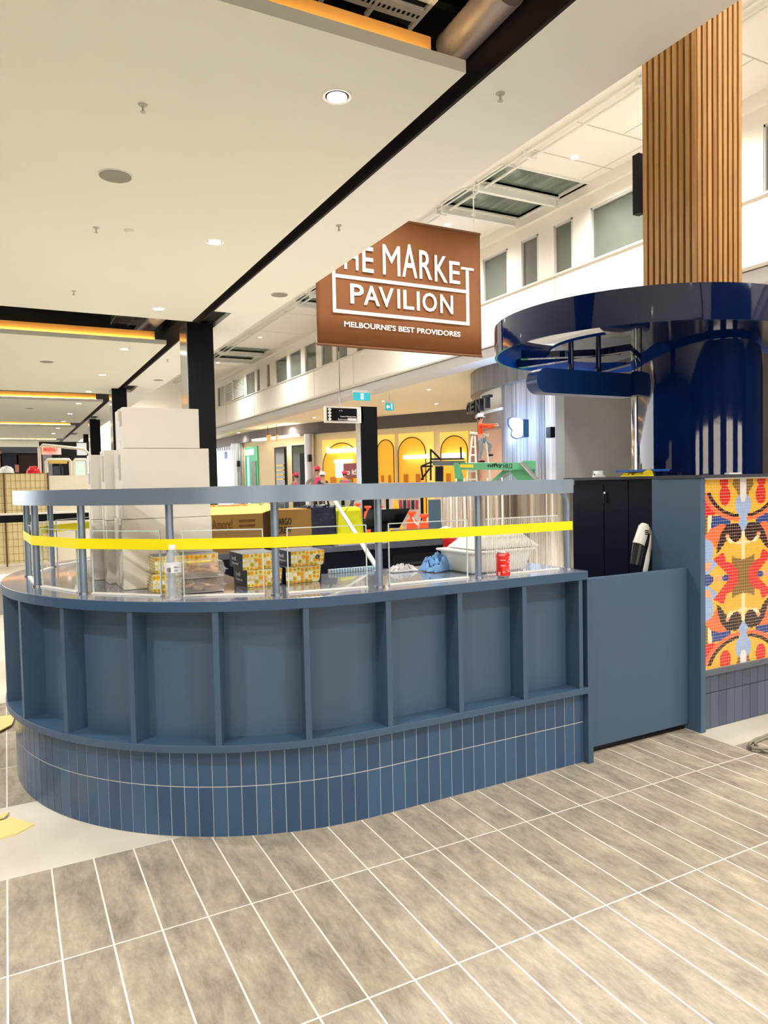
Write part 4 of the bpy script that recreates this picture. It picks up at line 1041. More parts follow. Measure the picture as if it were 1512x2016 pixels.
# ---- blue round column, ring canopy, pill sign, timber column
CCX, CCY, CCR = 4.325, 3.5, .425
t = thing('round_column', 'thick glossy dark blue round column rising to the ring canopy', 'column', (CCX, CCY, 0))
MB().lathe([(CCR, 0), (CCR, 2.44)], (CCX, CCY, 0), 96).build('drum', m_gloss, t, smooth=True)
RX, RY, RRR, RZ0, RZ1 = 4.216, 3.889, 1.071, 2.40, 2.618
rc = thing('ring_canopy', 'large glossy dark blue ring canopy around the top of the blue column', 'canopy', (RX, RY, RZ0))
def circ(cx, cy, r, n=120): return [Vector((cx + r * math.cos(2 * PI * k / n), cy + r * math.sin(2 * PI * k / n))) for k in range(n)]
MB().band(circ(RX, RY, RRR), circ(RX, RY, RRR - .012), RZ0, RZ1, True).build('ring_band', m_gloss, rc, smooth=True)
MB().band(circ(RX, RY, RRR - .0125), circ(RX, RY, RRR - .02), RZ0 + .001, RZ1 - .001, True).build('lit_inner_lining', m_gloss_lit, rc, smooth=True)  # bright blue stands for light falling on the ring's inside
MB().band(circ(RX, RY, RRR - .02), circ(RX, RY, RRR - .1), RZ1 - .03, RZ1 - .002, True).build('top_flange', m_gloss, rc, smooth=True)
# underside plate towards the camera side and spokes
pts = []
for k in range(41):
    a = -PI * .93 + PI * 1.0 * k / 40; pts.append((RX + (RRR - .022) * math.cos(a), RY + (RRR - .022) * math.sin(a)))
ra = lambda d: math.radians(d)
pl = [(RX + (RRR - .022) * math.cos(ra(d)), RY + (RRR - .022) * math.sin(ra(d))) for d in range(-152, 24, 4)]
pl += [(RX + .66 * math.cos(ra(d)), RY + .66 * math.sin(ra(d))) for d in range(24, 209, 6)]
MB().prism(pl, RZ0 + .03, RZ0 + .05).build('soffit_plate', m_gloss, rc)
for (x0, y0, x1, y1) in [(RX - .62, RY + .62, RX, RY + .2), (CCX + .2, CCY + .3, RX + .5, RY + .88), (CCX - .1, CCY + .2, RX - .35, RY + .98)]:
    a = Vector((x0, y0)); b = Vector((x1, y1)); n_ = Vector((-(b - a).y, (b - a).x)).normalized() * .035
    L = [a - n_, b - n_, b + n_, a + n_]
    MB().hexa([(p.x, p.y, RZ0 + .005) for p in L], [(p.x, p.y, RZ0 + .075) for p in L]).build('spoke', m_gloss, rc)
t = thing('pill_sign', 'blue rounded blank sign box hung under the ring canopy', 'sign', (3.85, 4.1, 2.09))
zc0, zc1 = 2.085, 2.262; rr = (zc1 - zc0) / 2; xl = 3.36 + rr; xr2 = 4.30
pts = [(xr2, zc0 - 0), (xr2, zc1)] + [(xl - rr * math.sin(PI * k / 16), (zc0 + rr) + rr * math.cos(PI * k / 16)) for k in range(17)]
pts = [(x, z) for x, z in pts][::-1]
MB().slab((0, 4.04, 0), (1, 0, 0), (0, 0, 1), pts, .12).build('sign_box', mat('pill_blue', '0c3f86', .35, coat=.2), t, smooth=True)
for px in (1124, 1178):
    p = at_y(px, 727, 4.1); MB().tube([(p.x, 4.1, 2.255), (p.x, 4.1, RZ0 + .03)], .022, 10).build('hanger', m_gloss, t, smooth=True)
# timber column
tc_ = thing('timber_column', 'square column wrapped in vertical oak slats above the ring canopy', 'column', (4.31, 3.5, 2.44))
X0, X1, Y0, Y1 = 4.08, 4.54, 3.28, 3.74; zt = 7.9
Bx('core', (X0 + .022, Y0 + .022, 2.45), (X1 - .022, Y1 - .022, zt), mat('slat_core', '3a2412', .8), tc_)
mb = MB(); n = 9; w = (X1 - X0) / n
for k in range(n):
    a = X0 + k * w + w * .17; b = a + w * .62
    mb.box((a, Y0, 2.45), (b, Y0 + .021, zt)); mb.box((a, Y1 - .021, 2.45), (b, Y1, zt))
    a = Y0 + k * w + w * .17; b = a + w * .62
    mb.box((X0, a, 2.45), (X0 + .021, b, zt)); mb.box((X1 - .021, a, 2.45), (X1, b, zt))
mb.build('slat_cladding', m_wood, tc_)
t = thing('column_bracket', 'dark bracket box on the far side of the timber column', 'bracket', (4.0, 3.8, 4))
a = at_y(1254, 420, 3.86); b = at_y(1262, 305, 3.86)
Bx('box', (a.x, 3.84, a.z), (a.x + .06, 3.9, b.z), m_dark, t)
# white wall piece at far right behind the column

# ================================================================ things on the counter
# white cartons
def carton(name, x0, x1, y0, y1, z0, z1, mt, label, group=None, cat='box', strips=True, rz=0):
    c = ((x0 + x1) / 2, (y0 + y1) / 2, z0); t = thing(name, label, cat, c, rz, group)
    w, d, h = (x1 - x0) / 2, (y1 - y0) / 2, z1 - z0
    MB().box((-w, -d, 0), (w, d, h)).build('body', mt, t, bevel=.002, local=True)
    if strips:
        MB().box((-w - .0015, -.025, h * .72), (-w, .025, h + .0)).build('packing_tape', m_tapeb, t, local=True)
        MB().box((-w - .0015, -.025, 0), (-w, .025, h * .22)).build('packing_tape', m_tapeb, t, local=True)
        mb = MB(); mb.box((-w - .0012, -d + .03, h * .55), (-w, -d + .1, h * .92)); mb.build('label_print', mat('carton_print', 'bcb5a8', .7, var=.4, vscale=60), t, local=True)
        mb = MB().box((-w, -.0015, h - .0005), (w, .0015, h + .0006)); mb.build('lid_seam', mat('seam', '8d8779', .8), t, local=True)
    return t
carton('carton', .464, .875, 3.465, 3.72, 1.001, 1.324, m_wcard, 'lower large white carton at the front of the stack on the kiosk counter')
carton('carton', .472, .872, 3.468, 3.72, 1.326, 1.650, m_wcard, 'large white carton, middle of the front stack', strips=True)
carton('carton', .484, .83, 3.47, 3.72, 1.652, 1.838, m_wcard, 'topmost white carton crowning the stack')
for i, (x, y, z0, z1, lb) in enumerate([(.43, 3.74, 1.001, 1.31, 'white carton low in the second row of the stack'), (.43, 3.74, 1.312, 1.655, 'white carton on top in the second row, behind the tallest stack'),
        (.385, 3.93, 1.001, 1.31, 'white carton at the bottom of the rearmost stack'), (.385, 3.93, 1.312, 1.640, 'white carton on top of the rearmost stack at the left')]):
    carton('carton', x, x + .4, y, y + .17, z0, z1, m_wcard, lb)
# bakery boxes
def bakery(x0, y0, z0, w, d, h, rz, label, side='navy', sticker=False, h_cut=True):
    t = thing('bakery_box', label, 'box', (x0, y0, z0), rz, None)
    mb = MB().box((.0005, .0005, 0), (w, d, h)); mb.build('tray', mat('bakery_navy' if side == 'navy' else 'bakery_yellow', '1d2333' if side == 'navy' else 'e9d79a', .5), t, local=True)
    c = h * .42
    pts = [(0, 0), (w - c * .5, 0), (w - c * .25, h * .12), (w, h * .96), (w, h), (0, h)]
    MB().slab((0, -.0015, 0), (1, 0, 0), (0, 0, 1), pts, .0015).build('front_flap', m_dots, t, local=True)
    MB().box((w, 0, 0), (w + .001, d, h)).build('end_panel', mat('bakery_blue', '24498c', .5), t, local=True)
    MB().box((0, 0, h), (w, d, h + .001)).build('lid', mat('lid_grey' , '8d8f98', .4, var=.2, vscale=30), t, local=True)
    if side == 'navy':
        mb = MB(); u = Vector((0, -1, 0)); O = Vector((-.0012, d * .78, h * .5))
        put_text(mb, 'bell', O, u, (0, 0, 1), d * .3, h * .26, .001, .01); put_text(mb, 'beyond', O - Vector((0, d * .02, h * .3)), u, (0, 0, 1), d * .45, h * .2, .001, .01)
        mb.build('lettering', m_text, t, local=True)
    else:
        MB().box((-.001, 0, 0), (0, d, h)).build('side_print', m_honey, t, local=True)
    if sticker:
        s_ = MB(); s_.slab((w * .78, -.0032, h * .55), (1, 0, 0), (0, 0, 1), [(.011 * math.cos(k * PI / 10), .011 * math.sin(k * PI / 10)) for k in range(20)], .001)
        st = s_.build('sticker', mat('sticker_navy', '20243c', .4), t, local=True)
        put_text(MB(), 'L', (w * .78 - .003, -.0045, h * .55 - .005), (1, 0, 0), (0, 0, 1), .007, .01, .001, .01).build('letter', m_text, st, local=True)
    return t
m_honey = mat('honeycomb_print', 'd9b64a', .5)
n_, l_, p_ = nodes_of(m_honey); tcn = n_.new('ShaderNodeTexCoord'); vo = n_.new('ShaderNodeTexVoronoi'); vo.inputs['Scale'].default_value = 70; vo.inputs['Randomness'].default_value = 0.0
l_.new(tcn.outputs['Object'], vo.inputs['Vector']); crr = n_.new('ShaderNodeValToRGB'); crr.color_ramp.elements[0].color = lin('f6e9b4'); crr.color_ramp.elements[0].position = .35; crr.color_ramp.elements[1].color = lin('c79f34'); crr.color_ramp.elements[1].position = .55
l_.new(vo.outputs['Distance'], crr.inputs[0]); l_.new(crr.outputs[0], p_.inputs['Base Color'])
bakery(.566, 3.312, 1.001, .24, .17, .08, .0, 'lower yellow patterned bakery box behind the water bottle', 'yellow')
bakery(.578, 3.318, 1.083, .285, .16, .075, .0, 'upper yellow patterned bakery box behind the water bottle', 'yellow')
bakery(.966, 3.212, 1.001, .17, .22, .078, .0, 'lower yellow and navy bakery box of the left pair by the middle post')
bakery(.948, 3.215, 1.081, .17, .22, .072, .0, 'upper yellow and navy bakery box of the left pair by the middle post')
bakery(1.155, 3.216, 1.001, .178, .2, .077, .0, 'lower bakery box of the right pair, blue end showing')
bakery(1.183, 3.218, 1.080, .172, .2, .07, .0, 'upper bakery box of the right pair with a round navy L sticker', sticker=True)
# water bottle
bx0, by0 = .600, 3.035
t = thing('water_bottle', 'clear plastic water bottle standing on the counter edge', 'bottle', (bx0, by0, 1.0))
prof = [(0, .002), (.024, .001), (.031, .006), (.033, .02), (.030, .03), (.033, .04), (.030, .05), (.033, .06), (.030, .07), (.033, .08), (.028, .095), (.0335, .11), (.0335, .165), (.031, .18), (.02, .2), (.0135, .21), (.0135, .222)]
MB().lathe(prof, (bx0, by0, 1.0), 32).build('bottle_body', m_pet, t, smooth=True)
MB().lathe([(.0342, .118), (.0342, .155)], (bx0, by0, 1.0), 32).build('paper_label', mat('bottle_label', 'dfe1ea', .4), t, smooth=True)
mb = MB()
dirc = Vector((-bx0, -by0, 0)).normalized(); ux = Vector((-dirc.y, dirc.x, 0)); ux = ux if ux.dot(CR) > 0 else -ux
O = Vector((bx0, by0, 1.0)) + dirc * .0346
for k in range(7): mb.box(*[tuple(O + ux * (-.024 + k * .0022) + Vector((-.0004, -.0004, .122))), tuple(O + ux * (-.0235 + k * .0022) + Vector((.0004, .0004, .140)))])
put_text(mb, 'SPRING', O + ux * .004 + Vector((0, 0, .138)), ux, (0, 0, 1), .022, .006, .0006, .01)
put_text(mb, '675c', O + ux * .006 + Vector((0, 0, .124)), ux, (0, 0, 1), .014, .007, .0006, .01)
mb.build('label_print', mat('print_grey', '3a3c44', .6), t)
MB().lathe([(.0155, .212), (.0155, .228), (.014, .23), (0, .23)], (bx0, by0, 1.0), 24).build('cap', m_whitep, t, smooth=True)
# biscuit clamshells
m_bis = mat('golden_biscuit', 'e0a468', .8, var=.3, vscale=60, bump=.6, bscale=90)
def clamshell(x0, y0, z0, w, d, h, label, seed):
    t = thing('biscuit_tray', label, 'food container', (x0, y0, z0), -.05)
    n = 40; e = .006
    def ringp(s_, z): return [(s_, s_, z), (w - s_, s_, z), (w - s_, d - s_, z), (s_, d - s_, z)]
    mb = MB(); L = [ringp(.012, 0), ringp(.002, h * .5), ringp(-.006, h * .5), ringp(-.006, h * .53), ringp(.004, h * .55), ringp(.012, h)]
    vs = [v_ for r_ in L for v_ in r_]; fs = [(3, 2, 1, 0), tuple(range(len(vs) - 4, len(vs)))]
    for i in range(len(L) - 1):
        for k in range(4): fs.append((i * 4 + k, i * 4 + (k + 1) % 4, (i + 1) * 4 + (k + 1) % 4, (i + 1) * 4 + k))
    mb.vf(vs, fs).build('clear_shell', m_pet, t, local=True)
    mb = MB()
    for k in range(n):
        xx = .014 + (w - .028) * k / n; mb.box((xx, .004, h * .04), (xx + .0012, .008, h * .46))
    mb.build('ribs', mat('pet_rib', 'e8e4dc', .2, alpha=.45), t, local=True)
    mb = MB(); mb.box((.008, .010, 0.002), (w - .008, d - .01, .005)); mb.mi = 0
    mb.build('base', mat('tray_liner', 'cfc6b8', .6), t, local=True)
    rnd = random.Random(seed)
    for k in range(12):
        cx = .03 + (w - .06) * ((k % 4) + .5) / 4 + rnd.uniform(-.008, .008); cy = .03 + (d - .06) * ((k // 4) + .3) / 2.6; cz = h * rnd.uniform(.25, .62)
        bmb = MB(); 
        pts = [(.032 * math.cos(a) * rnd.uniform(.85, 1.1), .024 * math.sin(a) * rnd.uniform(.85, 1.1)) for a in [2 * PI * i / 14 for i in range(14)]]
        bmb.prism(pts, -.005, .005); o = bmb.build('biscuit', m_bis, None, bevel=.002)
        o.location = parent_world(t) @ Vector((cx, cy, cz)); o.rotation_euler = (rnd.uniform(-.5, .5), rnd.uniform(-.3, .3), rnd.uniform(0, 3))
        tag(o, 'golden oval biscuit inside the %s clear tray' % ('upper' if z0 > 1.03 else 'lower'), 'biscuit', 'biscuits in the clear trays')
    return t
clamshell(.658, 3.165, 1.001, .195, .15, .062, 'lower clear clamshell tray of biscuits right of the water bottle', 1)
clamshell(.655, 3.16, 1.066, .20, .155, .07, 'upper clear clamshell tray of biscuits with yellow sticker', 2)
tag(Bx('price_sticker', (.69, 3.17, 1.1365), (.80, 3.23, 1.1375), mat('sticker_yellow', 'f2cf3a', .5)), 'yellow sticker on the lid of the upper biscuit tray', 'sticker')
# red drink can
cx_, cy_ = 2.108, 2.80
t = thing('drink_can', 'red soft drink can with white print on the counter edge', 'can', (cx_, cy_, 1.0))
MB().lathe([(0, .004), (.022, .004), (.026, .0), (.033, .012), (.033, .108), (.0265, .12), (.0265, .123), (.024, .123), (.022, .118), (0, .118)], (cx_, cy_, 1.0), 40).build('can_body', [mat('can_metal', 'c9c9cc', .25, metal=.8)], t, smooth=True)
MB().lathe([(.0334, .0115), (.0334, .109), (.0275, .1195)], (cx_, cy_, 1.0), 40).build('red_print', mat('can_red', 'dd1d14', .3, coat=.3), t, smooth=True)
dirc = Vector((-cx_, -cy_, 0)).normalized(); ux = Vector((-dirc.y, dirc.x, 0)); ux = ux if ux.dot(CR) > 0 else -ux
mb = MB(); tmp = MB()
def on_can(s, u0, z0, w, h, vert=False):
    V, Fc = glyph_mesh(s, .012); vs = []
    for x, y in V:
        if vert: x, y = -y + 1, x
        ang = (u0 + x * w) / .0337; z = 1.0 + z0 + y * h
        d = dirc * math.cos(ang) + ux * math.sin(ang); vs.append(Vector((cx_, cy_, z)) + d * .0339)
    mb.vf(vs, Fc)
on_can('Coca-Cola', .022, .03, .026, .075, True); on_can('INGREDIENTS', -.012, .058, .022, .006); on_can('ZERO', -.022, .108, .03, .006)
on_can('10c', -.002, .026, .01, .008); on_can('REFUND', -.014, .084, .026, .005)
for k in range(8): on_can('I', -.026 + k * .0016, .012, .0008, .018)
mb.build('lettering', m_text, t)
# white plastic tub with a second one upside down on it
def frustum(mb, c, w0, d0, w1, d1, z0, z1):
    x, y = c; return mb.hexa([(x - w0, y - d0, z0), (x + w0, y - d0, z0), (x + w0, y + d0, z0), (x - w0, y + d0, z0)], [(x - w1, y - d1, z1), (x + w1, y - d1, z1), (x + w1, y + d1, z1), (x - w1, y + d1, z1)])
t = thing('food_tub', 'frosted white square food tub on the counter behind the ribbed pane', 'tub', (2.23, 3.1, 1.0))
frustum(MB(), (2.22, 3.10), .17, .12, .195, .14, 1.001, 1.105).build('tub', m_offw, t, bevel=.008)
frustum(MB(), (2.22, 3.10), .21, .155, .21, .155, 1.105, 1.117).build('rim', m_offw, t, bevel=.004)
t = thing('tub_lid', 'frosted white pyramid-shaped lid lying on the tub', 'lid', (2.25, 3.1, 1.118))
frustum(MB(), (2.27, 3.10), .205, .14, .12, .07, 1.120, 1.20).build('lid', m_offw, t, bevel=.008)
# blue cloth, plastic film, red cups
m_blue = mat('cloth_blue', '7fb4e6', .8, var=.15, vscale=60)
cloth('wiping_cloth', m_blue, 2.0, 3.22, 1.001, .19, .14, .115, 3, 'crumpled blue and white wiping cloth beside the white tub', 'cloth', .3, 15)
cloth('plastic_film', mat('crumpled_film', 'e6e4e2', .25), 1.83, 3.30, 1.001, .16, .08, .05, 5, 'crumpled clear plastic film on the counter', 'plastic film', 0, 15)
tag(MB().tube([(2.06, 3.06, 1.03), (2.06, 3.085, 1.03)], .016, 16).build('tape_roll', m_dark), 'small black roll between the blue cloth and the tub', 'roll')
def cup(x, y, z, label, tilt=0, txt='9'):
    t = thing('paper_cup', label, 'cup', (x, y, z)); 
    MB().lathe([(0, 0), (.032, 0), (.045, .10), (.043, .10), (.03, .004)], (0, 0, 0), 24).build('cup_wall', m_red, t, smooth=True, local=True)
    put_text(MB(), txt, (-.012, -.0475, .03), (1, 0, 0), (0, 0, 1), .022, .045, .004, .01).build('lettering', m_text, t, local=True)
    t.rotation_euler = (0, tilt, -.5)
    return t
cup(2.17, 3.36, 1.05, 'upper red cup with white mark behind the tub', .0)
tag(Bx('red_carton', (2.07, 3.30, 1.001), (2.22, 3.41, 1.045), m_red), 'red carton under the cup, partly covered by the blue cloth', 'box')
# blue striped paper edge on the counter rim
t = thing('paper_stack', 'blue and white striped paper sleeve along the inner counter edge', 'paper', (1.6, 3.45, 1.0))
mb = MB(); mb2 = MB()
for k in range(34):
    (mb if k % 2 else mb2).box((1.475 + k * .0077, 3.44, 1.001), (1.475 + k * .0077 + .0077, 3.462, 1.022))
mb.build('blue_stripes', mat('stripe_blue', '6bb8e8', .6), t); mb2.build('white_stripes', m_text, t)

# ---- interior of the kiosk: back bench and things on it
CBY = CY + RO - .7     # 4.93 front of back run
def kraft(x0, x1, y0, y1, z0, z1, label, txt=None, tcol=None, flaps=False):
    t = thing('cardboard_box', label, 'box', ((x0 + x1) / 2, (y0 + y1) / 2, z0))
    Bx('body', (x0, y0, z0), (x1, y1, z1), m_card, t)
    if txt:
        mb = MB()
        for (s_, u0, v0, w_, h_) in txt: put_text(mb, s_, (x0 + (x1 - x0) * u0, y0 - .002, z0 + (z1 - z0) * v0), (1, 0, 0), (0, 0, 1), (x1 - x0) * w_, (z1 - z0) * h_, .002, .012)
        mb.build('lettering', tcol, t)
    return t
kraft(1.18, 1.62, 4.96, 5.3, 1.001, 1.135, 'lower brown cardboard box left of the navy bag, under the lettered one')
t = kraft(1.20, 1.62, 4.96, 5.3, 1.137, 1.268, 'brown cardboard box lettered Amore with open flaps', [('Amore!', .13, .25, .34, .5), ('========', .58, .3, .28, .4)], mat('carton_ink', '7a5020', .7))
MB().hexa([(1.2, 4.96, 1.268), (1.62, 4.96, 1.268), (1.62, 4.965, 1.268), (1.2, 4.965, 1.268)], [(1.2, 5.10, 1.335), (1.64, 5.10, 1.335), (1.64, 5.105, 1.333), (1.2, 5.105, 1.333)]).build('flap', m_cardl, t)
MB().hexa([(1.62, 4.96, 1.268), (1.74, 5.0, 1.30), (1.74, 5.25, 1.33), (1.62, 5.25, 1.268)], [(1.62, 4.96, 1.272), (1.74, 5.0, 1.304), (1.74, 5.25, 1.334), (1.62, 5.25, 1.272)]).build('flap', m_cardl, t)
put_text(MB(), 'KEEP REFRIGERATED', (1.25, 5.07, 1.325), (1, 0, 0), (0, .9, .43), .3, .022, .002, .01).build('flap_print', mat('ink_orange', 'd97a20', .6), t)
kraft(1.70, 1.995, 4.97, 5.3, 1.001, 1.285, 'tall brown cardboard box printed CARGO CREW in black', [('CARGO', .05, .62, .42, .17), ('CREW', .09, .4, .38, .17)], mat('ink_black', '17171a', .6))
# navy bag
t = thing('tote_bag', 'shiny dark navy bag beside the CARGO CREW box', 'bag', (2.12, 5.1, 1.0))
frustum(MB(), (2.12, 5.12), .11, .1, .12, .06, 1.001, 1.31).build('bag_body', mat('navy_nylon', '161c34', .25, bump=.6, bscale=12), t, bevel=.02)
MB().tube([(2.06, 5.06, 1.3), (2.08, 5.06, 1.36), (2.16, 5.06, 1.36), (2.18, 5.06, 1.3)], .008, 8).build('handle', mat('navy_nylon', '161c34'), t)
# hi-vis jacket draped on a chair back
tag(Bx('equipment_case', (2.27, 5.12, 1.001), (2.46, 5.2, 1.262), m_dark, None, bevel=.01), 'black case on the back bench mostly covered by the yellow jacket', 'case')
o = frustum(MB(), (2.365, 5.13), .125, .065, .10, .05, 1.04, 1.285).build('hi_vis_jacket', mat('hivis_yellow', 'e6e81a', .7, bump=.5, bscale=15), None, bevel=.03)
tag(o, 'bright yellow hi-vis jacket hung over the chair back', 'jacket')
tag(Bx('paper_tray', (2.2, 4.94, 1.001), (2.62, 5.06, 1.03), m_whitep), 'white tray of papers on the back bench under the jacket', 'tray')
# leaning white conduit
a = Vector((1.775, 3.475, .93)); b = at_y(655, 980, 5.0)
a2 = at_y(745, 1122, 3.52); t = thing('conduit_pipe', 'white plastic pipe leaning from the back bench towards the front counter', 'pipe', a2)
lo = a2 + (a2 - b) * .01; hi_ = b + (b - a2) * .15
MB().tube([lo, a2, b, hi_], .014, 12).build('tube', m_whitep, t, smooth=True)
dd = (b - a2).normalized(); mid = a2 + (b - a2) * .72
put_text(MB(), 'conduit', mid - Vector((0, .0155, 0)), dd.cross(Vector((0, 1, 0))).cross(Vector((0, 1, 0))) * -1 if False else Vector((dd.x, 0, dd.z)), Vector((-dd.z, 0, dd.x)), .13, .014, .001, .01).build('lettering', m_dark, t)
# POS terminals
def pos(x, y, label, w=.19, h=.13):
    t = thing('pos_terminal', label, 'screen', (x, y, 1.0))
    MB().hexa([(x - w, y, 1.10), (x + w * .8, y, 1.10), (x + w * .8, y + .012, 1.10), (x - w, y + .012, 1.10)], [(x - w * .98, y - .12, 1.10 + h + .03), (x + w * .98, y - .12, 1.10 + h + .03), (x + w * .98, y - .108, 1.13 + h), (x - w * .98, y - .108, 1.13 + h)]).build('screen', mat('screen_back', '0e1416', .2), t, bevel=.004)
    MB().tube([(x, y - .04, 1.15), (x, y + .02, 1.02)], .02, 10).build('stand', m_dark, t); Bx('base', (x - .09, y - .08, 1.001), (x + .09, y + .08, 1.02), m_dark, t, bevel=.005)
pos(2.66, 5.1, 'black tilted sales screen on the back bench right of the yellow jacket')
t = thing('cash_drawer', 'black cash drawer box on the back bench below the shelf ring', 'cash drawer', (3.0, 5.0, 1.0))
Bx('body', (2.83, 4.97, 1.001), (3.2, 5.3, 1.07), m_dark, t, bevel=.004); Bx('slot', (2.93, 4.965, 1.055), (3.05, 4.97, 1.062), m_whitep, t)
# extension of the back bench to the right, with fridges below
t = thing('back_bench', 'dark back bench with black drawer fridges inside the kiosk', 'bench', (3.0, 5.3, 0))
Bx('bench_top', (2.61, CBY, .957), (4.0, CY + RO, 1.0), m_top, t); Bx('carcass', (2.61, CBY + .02, 0), (4.0, CY + RO - .02, .955), m_dkcab, t)
for k in range(3):
    Bx('drawer', (2.65 + k * .45, CBY + .002, .55), (3.06 + k * .45, CBY + .02, .9), m_dark, t, bevel=.004); Bx('handle', (2.75 + k * .45, CBY - .01, .82), (2.96 + k * .45, CBY + .002, .835), m_chrome, t)
tag(Bx('white_crate', (3.5, 5.0, 1.001), (3.75, 5.3, 1.06), m_whitep), 'white plastic crate on the bench beyond the last post', 'crate')
cloth('receipt_paper', m_whitep, 3.2, 5.02, 1.071, .12, .08, .03, 8, 'crumpled white receipt paper by the cash drawer', 'paper')

# ================================================================ floor items
def board(pts, z, label):
    o = MB().prism(pts, z, z + .006).build('plywood_offcut', mat('pale_ply', 'e6cf86', .6, var=.06)); return tag(o, label, 'board')
board([(-.3, 3.66), (-.04, 3.645), (-.06, 3.60), (-.3, 3.60)], .007, 'thin yellow ply offcut lying over another at the left edge')
board([(-.25, 3.53), (-.03, 3.60), (.057, 3.472), (-.014, 3.415), (-.12, 3.40), (-.25, 3.43)], .0, 'square yellow ply offcut on the pale floor at the left edge')
board([(-.4, 5.27), (.0, 5.21), (-.02, 5.0), (-.2, 4.75), (-.4, 4.8)], .012, 'yellow board leaning near the curved plinth at the far left')
mb = MB(); pts = []
for k in range(70):
    a = k * .2; pts.append((3.78 + (.30 + .03 * math.sin(k * .7)) * math.cos(a + 2.4), 2.43 + (.10 + .012 * (k // 31)) * math.sin(a + 2.4), .008 + .008 * (k // 32)))
mb.tube(pts, .007, 8); tag(mb.build('power_cable', mat('cable_grey', '8b8675', .5), None, smooth=True), 'grey cable coiled on the floor in front of the mosaic wall', 'cable')

